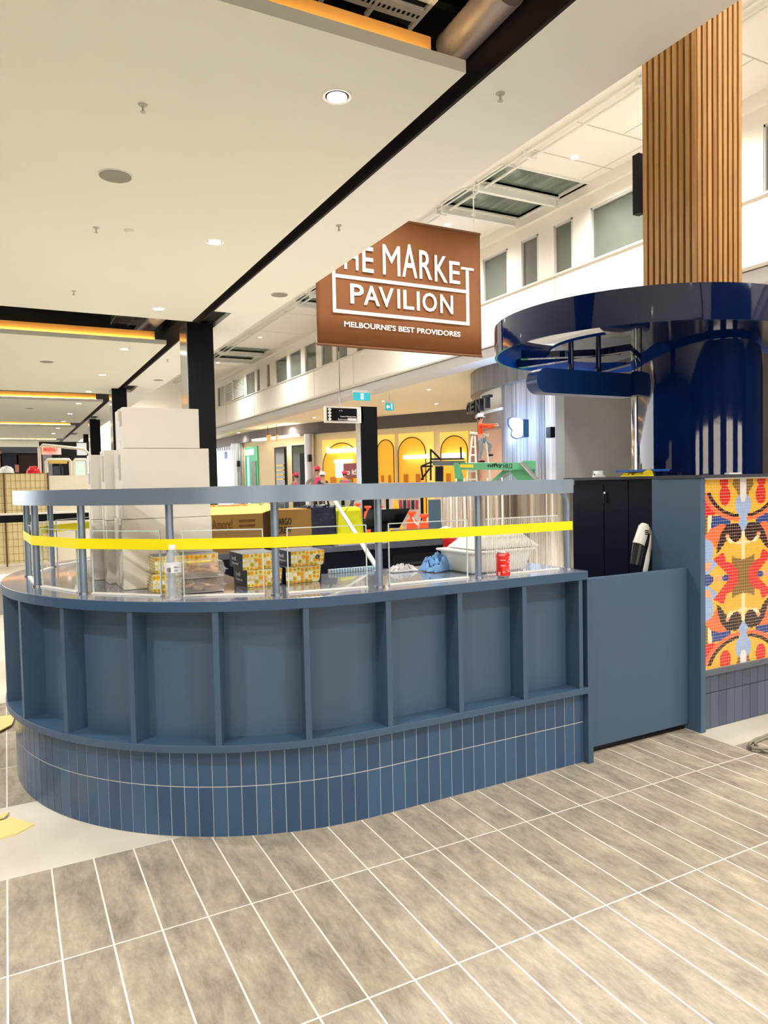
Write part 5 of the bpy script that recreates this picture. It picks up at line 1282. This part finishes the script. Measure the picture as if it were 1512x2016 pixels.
# ================================================================ people, lift, far things
def skin_body(pts, edges, name, mt, parent):
    me = D.meshes.new(name); me.from_pydata([p[:3] for p in pts], edges, []); o = D.objects.new(name, me); C.objects.link(o)
    sk = o.modifiers.new('sk', 'SKIN'); 
    for i, p in enumerate(pts):
        v = me.skin_vertices[0].data[i]; v.radius = (p[3], p[4] if len(p) > 4 else p[3])
    me.skin_vertices[0].data[0].use_root = True
    sb = o.modifiers.new('ss', 'SUBSURF'); sb.levels = 1; sb.render_levels = 1
    dg = bpy.context.evaluated_depsgraph_get(); m2 = D.meshes.new_from_object(o.evaluated_get(dg)); D.objects.remove(o)
    m2.materials.clear(); m2.materials.append(mt)
    for f in m2.polygons: f.use_smooth = True
    q = D.objects.new(name, m2); C.objects.link(q); q.parent = parent; return q
def person(loc, rz, label, vest, shirt, trousers, hat, arms=((-.25, -.02, 1.12), (-.22, -.22, 1.0)), arms2=((.25, -.02, 1.12), (.22, -.22, 1.0)), legs=None, s=1.0, turn=0):
    """faces -Y before rotation; 1.75 m tall"""
    t = thing('person', label, 'person', loc, rz)
    legs = legs or (((-.10, 0, .5), (-.11, 0, .08), (-.11, -.14, .03)), ((.10, 0, .5), (.11, 0, .08), (.11, -.14, .03)))
    P = [(0, 0, .95, .13, .10), (0, 0, 1.15, .12, .09), (0, 0, 1.35, .15, .10), (0, 0, 1.46, .06, .06), (0, -.01, 1.54, .05, .05), (0, -.02, 1.62, .075, .09), (0, -.02, 1.70, .07, .085)]
    E_ = [(0, 1), (1, 2), (2, 3), (3, 4), (4, 5), (5, 6)]
    for sgn, A in ((-1, arms), (1, arms2)):
        b = len(P); P += [(sgn * .18, 0, 1.40, .055), (A[0][0], A[0][1], A[0][2], .04), (A[1][0], A[1][1], A[1][2], .028)]; E_ += [(2, b), (b, b + 1), (b + 1, b + 2)]
        h = Vector(A[1]) - Vector(A[0]); h = h.normalized(); hp_ = Vector(A[1]) + h * .07; P.append((hp_.x, hp_.y, hp_.z, .03, .018)); E_.append((b + 2, b + 3))
        sd = h.orthogonal().normalized()
        for f in range(4):
            q = hp_ + sd * (f - 1.5) * .018 + h * .02; q2 = q + h * (.05 + .01 * (f in (1, 2))) + Vector((0, 0, -.012)); k = len(P); P += [(q.x, q.y, q.z, .009), (q2.x, q2.y, q2.z, .007)]; E_ += [(b + 3, k), (k, k + 1)]
        q = hp_ + sd * .035; k = len(P); P.append((q.x, q.y, q.z, .009)); E_.append((b + 3, k))
    for Lg in legs:
        b = len(P); kx, ky, kz = Lg[0]; ax, ay, az = Lg[1]; fx, fy, fz = Lg[2]
        P += [(kx * .95, ky * .2, .86, .09), (kx, ky, kz, .06), (ax, ay, az, .04), (fx, fy, fz, .04)]; E_ += [(0, b), (b, b + 1), (b + 1, b + 2), (b + 2, b + 3)]
    skin_body(P, E_, 'body', m_skin, t)
    # face details
    f = MB(); f.ball((0, -.115, 1.63), (.014, .02, .02)).ball((-.078, -.02, 1.63), (.012, .02, .03)).ball((.078, -.02, 1.63), (.012, .02, .03)); f.build('nose_and_ears', m_skin, t, smooth=True, local=True)
    f = MB(); f.ball((-.03, -.105, 1.66), .009).ball((.03, -.105, 1.66), .009).ball((0, -.108, 1.585), (.022, .006, .005)); f.build('eyes_and_mouth', m_hair, t, smooth=True, local=True)
    MB().ball((0, .01, 1.67), (.088, .1, .1)).build('hair', m_hair, t, smooth=True, local=True)
    Ps = [(0, 0, .88, .165, .13), (0, 0, .98, .155, .12), (0, 0, 1.15, .14, .115), (0, 0, 1.36, .165, .12)]; Es = [(0, 1), (1, 2), (2, 3)]
    for sgn, A in ((-1, arms), (1, arms2)):
        b = len(Ps); Ps += [(sgn * .185, 0, 1.41, .07), (A[0][0], A[0][1], A[0][2], .055)]; Es += [(3, b), (b, b + 1)]
        if hat == 'orange_worker': Ps.append((A[1][0], A[1][1], A[1][2], .045)); Es.append((b + 1, b + 2))
    skin_body(Ps, Es, 'shirt', shirt, t)
    if vest: skin_body([(0, 0, .92, .17, .135), (0, 0, 1.15, .155, .13), (0, 0, 1.38, .175, .13), (0, 0, 1.43, .12, .1)], [(0, 1), (1, 2), (2, 3)], 'vest', vest, t)
    Pt = [(0, 0, .98, .155, .12)]; Et = []
    for Lg in legs:
        b = len(Pt); kx, ky, kz = Lg[0]; ax, ay, az = Lg[1]
        Pt += [(kx * .95, ky * .2, .84, .105), (kx, ky, kz, .075), (ax, ay, az + .03, .06)]; Et += [(0, b), (b, b + 1), (b + 1, b + 2)]
        MB().ball((Lg[2][0], Lg[2][1] + .04, Lg[2][2] + .015), (.05, .14, .045)).build('boot', m_dark, t, smooth=True, local=True)
    skin_body(Pt, Et, 'trousers', trousers, t)
    hm = {'orange_worker': m_hw}.get(hat, hat); 
    helmet('helmet', (0, -.01, 1.70), hm, None, 0, .125, t)
    t.scale = (s, s, s); return t
m_pink = mat('vest_pink', 'ff4a78', .7); m_shirtg = mat('shirt_grey', '8d8b88', .8); m_tr = mat('trousers_dark', '2c3038', .8)
m_hpink = mat('helmet_pink', 'e63a5c', .35); m_or = mat('jacket_orange', 'f2531e', .7); m_jean = mat('jeans_grey', '8a94a0', .8); m_hred = mat('helmet_red', 'd8202c', .35)
def ground_pt(px, dist): d = ray(px, 945); v = Vector((d.x, d.y)).normalized() * dist; return v
def facing(v): return math.atan2(v.y, v.x) - PI / 2       # -Y of the model towards the eye
PF = .30
c0 = ground_pt(650, 27)
mb = MB(); A_ = ground_pt(555, 25.2); B_ = ground_pt(748, 25.2); C_ = ground_pt(748, 29); D_ = ground_pt(555, 29)
struct(mb.prism([A_, B_, C_, D_], 0, PF).build('floor', mat('plinth_stage', 'b9b1a2', .6)))
for px, dist, top, rz, lb, vest, sh, hat, ar, ar2 in [
    (583, 27, 930, -.9, 'person in pink helmet and pink vest turned sideways, leftmost of the group', m_pink, m_shirtg, m_hpink, ((-.28, -.1, 1.2), (-.1, -.3, 1.2)), ((.28, -.1, 1.2), (.1, -.3, 1.2))),
    (625, 26.6, 917, .15, 'tall person in pink helmet and vest with hand on hip', m_pink, m_shirtg, m_hpink, ((-.42, .02, 1.18), (-.2, -.08, 1.0)), ((.27, -.02, 1.12), (.22, -.2, 1.0))),
    (635, 26.0, 928, .5, 'person in white helmet with long dark hair before the tall one', None, mat('shirt_dark', '3c4048', .8), m_hw, ((-.28, -.1, 1.15), (-.1, -.3, 1.1)), ((.28, -.1, 1.15), (.1, -.3, 1.1))),
    (679, 26.5, 926, .2, 'person in pink helmet and grey shirt with pink vest, left of the pylon', m_pink, m_shirtg, m_hpink, ((-.28, -.1, 1.15), (-.1, -.3, 1.2)), ((.28, -.1, 1.15), (.1, -.3, 1.2))),
    (712, 26.2, 923, 1.2, 'person in pink helmet and vest in profile beside the black pylon', m_pink, m_shirtg, m_hpink, ((-.28, -.1, 1.15), (-.1, -.3, 1.1)), ((.28, -.1, 1.15), (.1, -.3, 1.1)))]:
    v2 = ground_pt(px, dist); ztop = zpx(px, top, v2); s_ = (ztop - PF) / 1.84
    person((v2.x, v2.y, PF), facing(v2) + rz, lb, vest, sh, m_tr, hat, ar, ar2, s=s_)
# ---- green boom lift
LD = 16.5
def lp(px, py, dist=LD): d = ray(px, py); h = math.hypot(d.x, d.y); return EYE + d * (dist / h)
m_lift = mat('lift_green', '5aa57c', .4, var=.05); m_liftd = mat('lift_dark_green', '2f6a50', .4)
bl_ = lp(925, 985); lf = thing('boom_lift', 'green folded boom lift parked before the round metal shop', 'lift', (bl_.x, bl_.y, 0))
vdir = Vector((ray(960, 930).x, ray(960, 930).y, 0)).normalized(); ur = Vector((vdir.y, -vdir.x, 0))
def lq(pts, th, name, mt, back=0):
    P = [lp(*q) for q in pts]; n = len(P); off = vdir * back; a = [p + off for p in P]; b = [p + off + vdir * th for p in P]
    return MB().vf(a + b, [tuple(range(n)), tuple(range(n, 2 * n))[::-1]] + [(i, n + i, n + (i + 1) % n, (i + 1) % n) for i in range(n)]).build(name, mt, lf)
lq([(902, 916), (902, 911.5), (1022, 911), (1052, 908), (1054, 924), (1022, 924.5), (902, 925)], .22, 'boom_arm', m_lift)
lq([(893, 911), (903, 911), (913, 943), (896, 943)], .3, 'boom_end', m_lift, -.05)
lq([(1030, 907), (1055, 907), (1055, 948), (1022, 948), (1005, 930)], .25, 'pivot_arm', m_lift, .1)
lq([(990, 926), (1012, 926), (985, 948), (965, 948)], .12, 'lower_link', m_lift, .1)
lq([(1022, 911), (1034, 911), (1060, 944), (1050, 944)], .06, 'ram', m_chrome, -.1)
lq([(975, 945), (1003, 928), (1008, 931), (985, 948)], .06, 'ram', mat('ram_grey', '6c7480', .4), -.1)
lq([(852, 907), (915, 907), (915, 916), (852, 916)], .35, 'cage_floor', mat('cage_grey', '5f6668', .5), .0)
lq([(857, 918), (872, 918), (872, 948), (857, 948)], .2, 'control_box', m_dark, .0)
mb = MB()
for seg in [[(829, 918), (848, 910), (852, 910)], [(829, 918), (833, 945)], [(829, 945), (846, 922)], [(848, 884), (848, 946)], [(849, 886), (868, 905)], [(848, 904), (914, 903)], [(907, 880), (908, 905)], [(829, 918), (852, 918)]]:
    mb.tube([lp(*q) for q in seg], .022, 6)
mb.build('cage_rail', m_dark, lf)
a = lp(960, 922.0); b = lp(1009, 921.5); mb = MB(); put_text(mb, 'nifty', a - vdir * .01, ur, (0, 0, 1), (lp(990, 922) - a).length, .11, .01, .03); put_text(mb, 'HR12', lp(991, 922) - vdir * .01, ur, (0, 0, 1), (b - lp(991, 922)).length, .10, .01, .01); mb.build('lettering', mat('letter_black', '17191c'), lf)
lq([(905, 914.5), (932, 914.5), (932, 920.5), (905, 920.5)], .01, 'warning_label', mat('label_yellow', 'e8c93a', .5), -.012)
bc = lp(960, 945); Bx('chassis', (bc.x - .9, bc.y - .4, .25), (bc.x + .9, bc.y + .5, .9), m_lift, lf, bevel=.03)
for sx2 in (-.7, .7):
    for sy in (-.45, .5):
        MB().tube([(bc.x + sx2, bc.y + sy - .08, .3), (bc.x + sx2, bc.y + sy + .08, .3)], .3, 20).build('wheel', m_dark, lf)
lq([(1030, 946), (1050, 946), (1040, 985), (1020, 985)], .2, 'mast', m_lift, .1)
lq([(899, 940), (910, 940), (920, 985), (905, 985)], .2, 'boom_support', m_lift, 0)
# ladder and worker
WD = 17.3
t = thing('step_ladder', 'white step ladder the orange worker stands on', 'ladder', (*ground_pt(945, WD), 0))
def wp(px, py, dist=WD): d = ray(px, py); return EYE + d * (dist / math.hypot(d.x, d.y))
mb = MB(); f1 = Vector((*ground_pt(921, WD), 0)); f2 = Vector((*ground_pt(962, WD), 0))
for (q0, q1) in [((930, 858), (918, 960)), ((935, 858), (939, 960)), ((957, 870), (967, 960))]:
    a = wp(*q0); b = wp(*q1); d = (b - a) / (a.z - b.z); mb.tube([a, a + d * a.z], .025, 6)
mb.build('rail', m_whitep, t)
for k in range(5): a = wp(929 - k * 3, 880 + k * 16); b = wp(936 + k * 1, 880 + k * 16); MB().tube([a, b], .02, 6).build('rung', m_whitep, t)
MB().tube([wp(925, 852), wp(962, 857)], .03, 6).build('top_bar', m_whitep, t)
feet = wp(947, 911); v2 = Vector((feet.x, feet.y)); ztop = wp(958, 825).z
s_ = (ztop - feet.z) / 1.62
Bx('top_step', (feet.x - .28, feet.y - .18, feet.z - .05), (feet.x + .28, feet.y + .18, feet.z), m_whitep, t)
person(feet + Vector((0, 0, .0)), facing(v2) + 1.35, 'worker in white helmet and orange jacket reaching to the round shop wall', None, m_or, m_jean, 'orange_worker',
       ((-.2, -.3, 1.36), (-.1, -.55, 1.4)), ((.2, -.3, 1.3), (.1, -.55, 1.35)), legs=(((-.10, -.05, .5), (-.11, .05, .08), (-.11, -.09, .03)), ((.10, -.38, .68), (.11, -.22, .30), (.11, -.36, .26))), s=s_)

# ---- far left: hoarding, dark shop, trolleys, helmets
HY = 12.0
m_hoard = mat('hoarding_cream', 'ecdba8', .7, var=.04)
a = up(*at_y(-60, 932, HY)); b = up(*at_y(168, 936, HY)); zt_ = up(*at_y(60, 932, HY)).z; zt2 = up(*at_y(130, 936, HY)).z
t = thing('hoarding', 'cream grid-patterned hoarding panels behind the left end of the kiosk', 'hoarding', (a.x, a.y, 0))
pxs = [-60, 7, 94, 175, 260]
for i in range(4):
    xa = up(*at_y(pxs[i], 935, HY)).x; xb2 = up(*at_y(pxs[i + 1], 935, HY)).x
    Bx('panel', (xa + .01, a.y, .05), (xb2 - .01, a.y + .03, zt_ if i < 2 else zt2), m_hoard if i < 2 else mat('hoarding_plain', 'efe6d0', .7), t)
mb = MB(); xa = up(*at_y(-60, 935, HY)).x; xb2 = up(*at_y(94, 935, HY)).x; x = xa
while x < xb2: mb.box((x, a.y - .004, .05), (x + .008, a.y, zt_)); x += .085
z = .1
while z < zt_: mb.box((xa, a.y - .004, z), (xb2, a.y, z + .008)); z += .14
mb.build('grid_lines', mat('grid_line', 'b99f5e', .7), t)
for px in (7, 94): xx = up(*at_y(px, 935, HY)).x; Bx('post', (xx - .015, a.y - .02, 0), (xx + .015, a.y, zt_ + .01), mat('brown_post', '6c4a34', .6), t)
# helmets of people standing behind the hoarding
for px, py, hm, lb, r_ in [(14, 924, m_hw, 'person in white helmet standing behind the cream hoarding', 0), (66, 925, m_hred, 'person in red helmet standing behind the cream hoarding', .6)]:
    d = ground_pt(px, HY * K + 1.6); ztop = zpx(px, py - 7, d); person((d.x, d.y, 0), facing(d) + r_, lb, m_pink, m_shirtg, m_tr, hm, s=ztop / 1.84)
# dark shop far back
SY = 20.0
def sbox(name, px0, px1, py0, py1, Y, th, mt, parent=None):
    p = up(*at_y(px0, py1 if py1 else 1000, Y)); q = up(*at_y(px1, py0, Y)); return Bx(name, (p.x, p.y, p.z if py1 else 0), (q.x, p.y + th, q.z), mt, parent)
t = thing('far_shop', 'dark far shopfront with grey header at the left edge', 'shop', up(0, SY, 1.47 - 1.47 / K))
sbox('front_wall', -60, 82, 886, None, SY, .2, mat('shop_dark', '120d0c', .5), t)
sbox('header', -60, 80, 880, 892, SY - .1, .2, mat('header_slate', '565a66', .5), t)
sbox('brown_door', 37, 73, 895, None, SY - .12, .1, mat('brown_inner', '2e1610', .6), t)
sbox('glass_panel', 5, 36, 893, None, SY - .12, .1, mat('blue_black_glass', '141d30', .15), t)
sbox('timber_pier', -60, 3, 888, None, SY - .12, .1, mat('pale_pier', 'b08a6a', .6), t)
sbox('poster', 30, 37, 915, 930, SY - .2, .05, mat('pinkish', 'c98a78', .6), t)
t = thing('far_shop', 'dark shop frontage between the hand rails and the white cartons', 'shop', up(1, 22, 1.47 - 1.47 / K))
sbox('front_wall', 82, 175, 870, None, 22, .2, mat('shop_dark2', '15171c', .5), t)
sbox('pale_pier', 88, 102, 892, None, 21.9, .1, mat('lilac_pier', 'a8a6b4', .6), t)
sbox('window', 106, 124, 918, None, 21.9, .1, mat('shop_scene', '4a5568', .3, var=.7, vscale=5), t)
sbox('bright_window', 152, 168, 905, None, 21.9, .1, mat('greenwhite', 'cfe8d8', .5, emit='d8f0e0', es=.6), t)
sbox('upper_window', 152, 170, 872, 896, 21.9, .1, mat('pale_lit', 'e6e6ea', .5, emit='e8e8f0', es=.5), t)
t = thing('shop_sign', 'red glowing lettered shop sign above the hand rails', 'sign', up(1, 16, 2.0))
q_ = up(*at_y(118, 880, 16.25)); MB().tube([(q_.x, q_.y, 0), q_], .03, 8).build('sign_post', m_dark, t)
sbox('sign_panel', 82, 120, 877, 895, 16.2, .05, m_whitep, t)
p = up(*at_y(86, 889, 16.15)); q = up(*at_y(114, 880, 16.15)); put_text(MB(), 'MARKET', (p.x, p.y, p.z), (1, 0, 0), (0, 0, 1), q.x - p.x, q.z - p.z, .03, .03).build('lettering', mat('red_neon', 'ff3010', .5, emit='ff2a10', es=1.6), t)
# cream tubular rails of work platforms
def rail(pxs_, Y, label, name='work_platform'):
    P = [up(*at_y(x_, y_, Y)) for x_, y_ in pxs_]; t = thing(name, label, 'rail', (P[0].x, P[0].y, 0))
    P = [Vector((P[0].x, P[0].y, 0.0))] + P + [Vector((P[-1].x, P[-1].y, 0.0))]
    MB().tube(P, .035, 8).build('tube_frame', mat('tube_cream', 'ddd8c4', .4), t, smooth=True)
    MB().tube([P[1] * .5 + P[0] * .5, P[-2] * .5 + P[-1] * .5], .03, 8).build('cross_rail', mat('tube_cream', 'ddd8c4'), t)
    return t
rail([(77, 882), (84, 876), (165, 884), (176, 894)], 14.2, 'tall cream tubular work platform frame behind the hoarding')
t = rail([(91, 908), (94, 905), (136, 905), (139, 909)], 12.8, 'lower cream tubular frame with yellow toe board behind the hoarding')
a = up(*at_y(97, 913, 12.8)); b = up(*at_y(132, 907, 12.8)); Bx('toe_board', (a.x, a.y - .05, a.z), (b.x, a.y - .02, b.z), mat('toe_yellow', 'd9b25c', .6), t)
rail([(145, 909), (148, 905), (168, 905), (171, 908)], 12.6, 'short cream tubular frame nearest the white cartons')
# balustrade with black handrail, low curved bench, another kiosk rail
t = thing('glass_balustrade', 'glass balustrade with black handrail behind the left end of the kiosk', 'balustrade', up(.5, 9.5, 1.47 - 1.47 / K))
by2 = 9.0; p = up(*at_y(70, 1027, by2)); q = up(*at_y(70, 1013, by2)); p.x -= 2; q.x += .3
Bx('handrail', (p.x, p.y, p.z), (q.x + 1.5, p.y + .08, q.z), m_black, t)
Bx('glass', (p.x, p.y + .03, .35), (q.x + 1.5, p.y + .045, p.z), m_pane, t)
Bx('coping', (p.x, p.y - .02, q.z + .004), (q.x + 1.5, p.y + .1, q.z + .03), m_whitep, t)
t = thing('planter_kerb', 'long pale grey kerb bench on the white floor at the far left', 'kerb', up(0, 8.3, 1.47 - 1.47 / K))
Bx('kerb_body', (-4, 9.6, 0), (1.6, 10.3, .36), mat('kerb_grey', '9c9c9a', .6, var=.15, vscale=5), t); Bx('kerb_top', (-4, 9.55, .36), (1.6, 10.35, .40), m_whitep, t)

# ---- clutter between shelf ring and tape, far beyond the kiosk
def gbox(name, px0, px1, py0, py1, dist, th, mt, label=None, cat=None, parent=None):
    a = lp(px0, py1 if py1 else 1000, dist); b = lp(px1, py1 if py1 else 1000, dist); zt3 = lp((px0 + px1) / 2, py0, dist).z; z0 = a.z if py1 else 0
    u = (b - a); u.z = 0; nn = Vector((u.y, -u.x, 0)).normalized(); nn = nn if nn.dot(a) > 0 else -nn
    L = [a, b, b + nn * th, a + nn * th]
    o = MB().hexa([(v.x, v.y, z0) for v in L], [(v.x, v.y, zt3) for v in L]).build(name, mt, parent)
    if label: tag(o, label, cat)
    return o
gbox('steel_beam', 843, 868, 984, None, 9.0, .25, mat('slate_blue_post', '4a6076', .45), 'slate blue square post standing behind the kiosk', 'post')
t = thing('stacked_metal_sheets', 'tall shiny curved metal drum sheets behind the right half of the kiosk', 'metal sheets', (*ground_pt(990, 12.5), 0))
o_ = []; i_ = []
n = 120
for k in range(n + 1):
    px = 868 + (1132 - 868) * k / n; f = k / n; dist = 11.4 - 1.6 * math.sin(PI * f) + .03 * math.sin(k * 1.1); v2 = ground_pt(px, dist); o_.append(v2); i_.append(v2 * 1.004)
MB().band(o_, i_, 0, 1.43).build('sheet', stripe_mat('shiny_sheet', ('7a6f66', 'f0e6d6'), (1.3, 1.3, .02), 1.6, .25, .6), t, smooth=True)
mb = MB()
for k, px in enumerate([898, 914, 960, 988]): v2 = ground_pt(px, 9.6); mb.tube([(v2.x, v2.y, 0), (v2.x, v2.y, 1.5)], .012, 6)
mb.build('edge_rod', m_whitep, t)
for k, (px, w_) in enumerate([(672, 7), (760, 6), (828, 6), (620, 5)]):
    gbox('black_mullion', px, px + w_, 975, None, 16 + k * .1, .1, m_black, ['black upright post behind the yellow jacket', 'black upright post right of the middle post', 'black upright post left of the slate blue post', 'black upright post behind the navy bag'][k], 'post')
t = thing('clothes_display', 'red and pale merchandise display beyond the kiosk', 'display', (*ground_pt(800, 18), 0))
gbox('back_panel', 764, 828, 950, None, 18.2, .1, mat('disp_pale', 'd8c8bc', .6, var=.4, vscale=3), parent=t)
for k in range(5): gbox('garment', 786 + k * 8, 792 + k * 8, 985, 1003, 18, .1, mat('garment_red', 'a83a44', .7) if k % 2 == 0 else mat('garment_dark', '2c2430', .7), parent=t)
t = thing('merchandise_shelf', 'pale shelving with small goods beyond the kiosk', 'shelf', (*ground_pt(700, 18), 0))
gbox('back_panel', 640, 762, 950, None, 18.5, .1, mat('disp_grey', 'c4bcae', .6, var=.5, vscale=4), parent=t)
gbox('shelf_board', 700, 764, 1003, 1007, 17.8, .3, m_whitep, parent=t)
def bollard(px, py_top, dist, label):
    v2 = ground_pt(px, dist); zt4 = zpx(px, py_top, v2); t = thing('chain_bollard', label, 'bollard', (v2.x, v2.y, 0), 0, 'orange chain bollards')
    MB().lathe([(0, .0), (.2, 0), (.2, .04), (.05, .06), (.05, zt4 - .28), (.09, zt4 - .26), (.075, zt4 - .12), (.03, zt4 - .1), (.03, zt4 - .06), (.075, zt4 - .03), (.07, zt4), (0, zt4)], (v2.x, v2.y, 0), 18).build('body', m_orange, t, smooth=True); return t
for px, pt_, di, lb in [(809, 1007, 10.5, 'orange bollard with round cap left of the slate blue post'), (834, 1012, 10.0, 'orange bollard touching the slate blue post'), (723, 996, 15.0, 'small orange bollard above the tape, left'), (703, 991, 15.5, 'small orange bollard behind the yellow jacket'), (747, 996, 15.6, 'small orange bollard beside the middle post')]: bollard(px, pt_, di, lb)
a = zpx(809, 1015, ground_pt(809, 10.5)); v1 = ground_pt(809, 10.5); v2 = ground_pt(834, 10.0)
pts = [(v1.x + (v2.x - v1.x) * f, v1.y + (v2.y - v1.y) * f, a - .12 * math.sin(PI * f)) for f in [k / 12 for k in range(13)]]
tag(MB().tube(pts, .008, 6).build('plastic_chain', m_whitep), 'white plastic chain between the two nearest orange bollards', 'chain')
# yellow worker leaning object
v2 = ground_pt(778, 14); t = thing('yellow_trestle', 'yellow folding trestle standing beyond the kiosk', 'trestle', (v2.x, v2.y, 0)); zt5 = zpx(778, 984, v2); uu2 = Vector((CR.x, CR.y, 0)).normalized()
c_ = Vector((v2.x, v2.y, zt5)); mb = MB()
for sg in (-1, 1): mb.tube([c_, c_ + uu2 * .2 * sg + Vector((0, 0, -zt5))], .03, 8)
mb.build('leg_frame', mat('trestle_yellow', 'f0b020', .5), t)
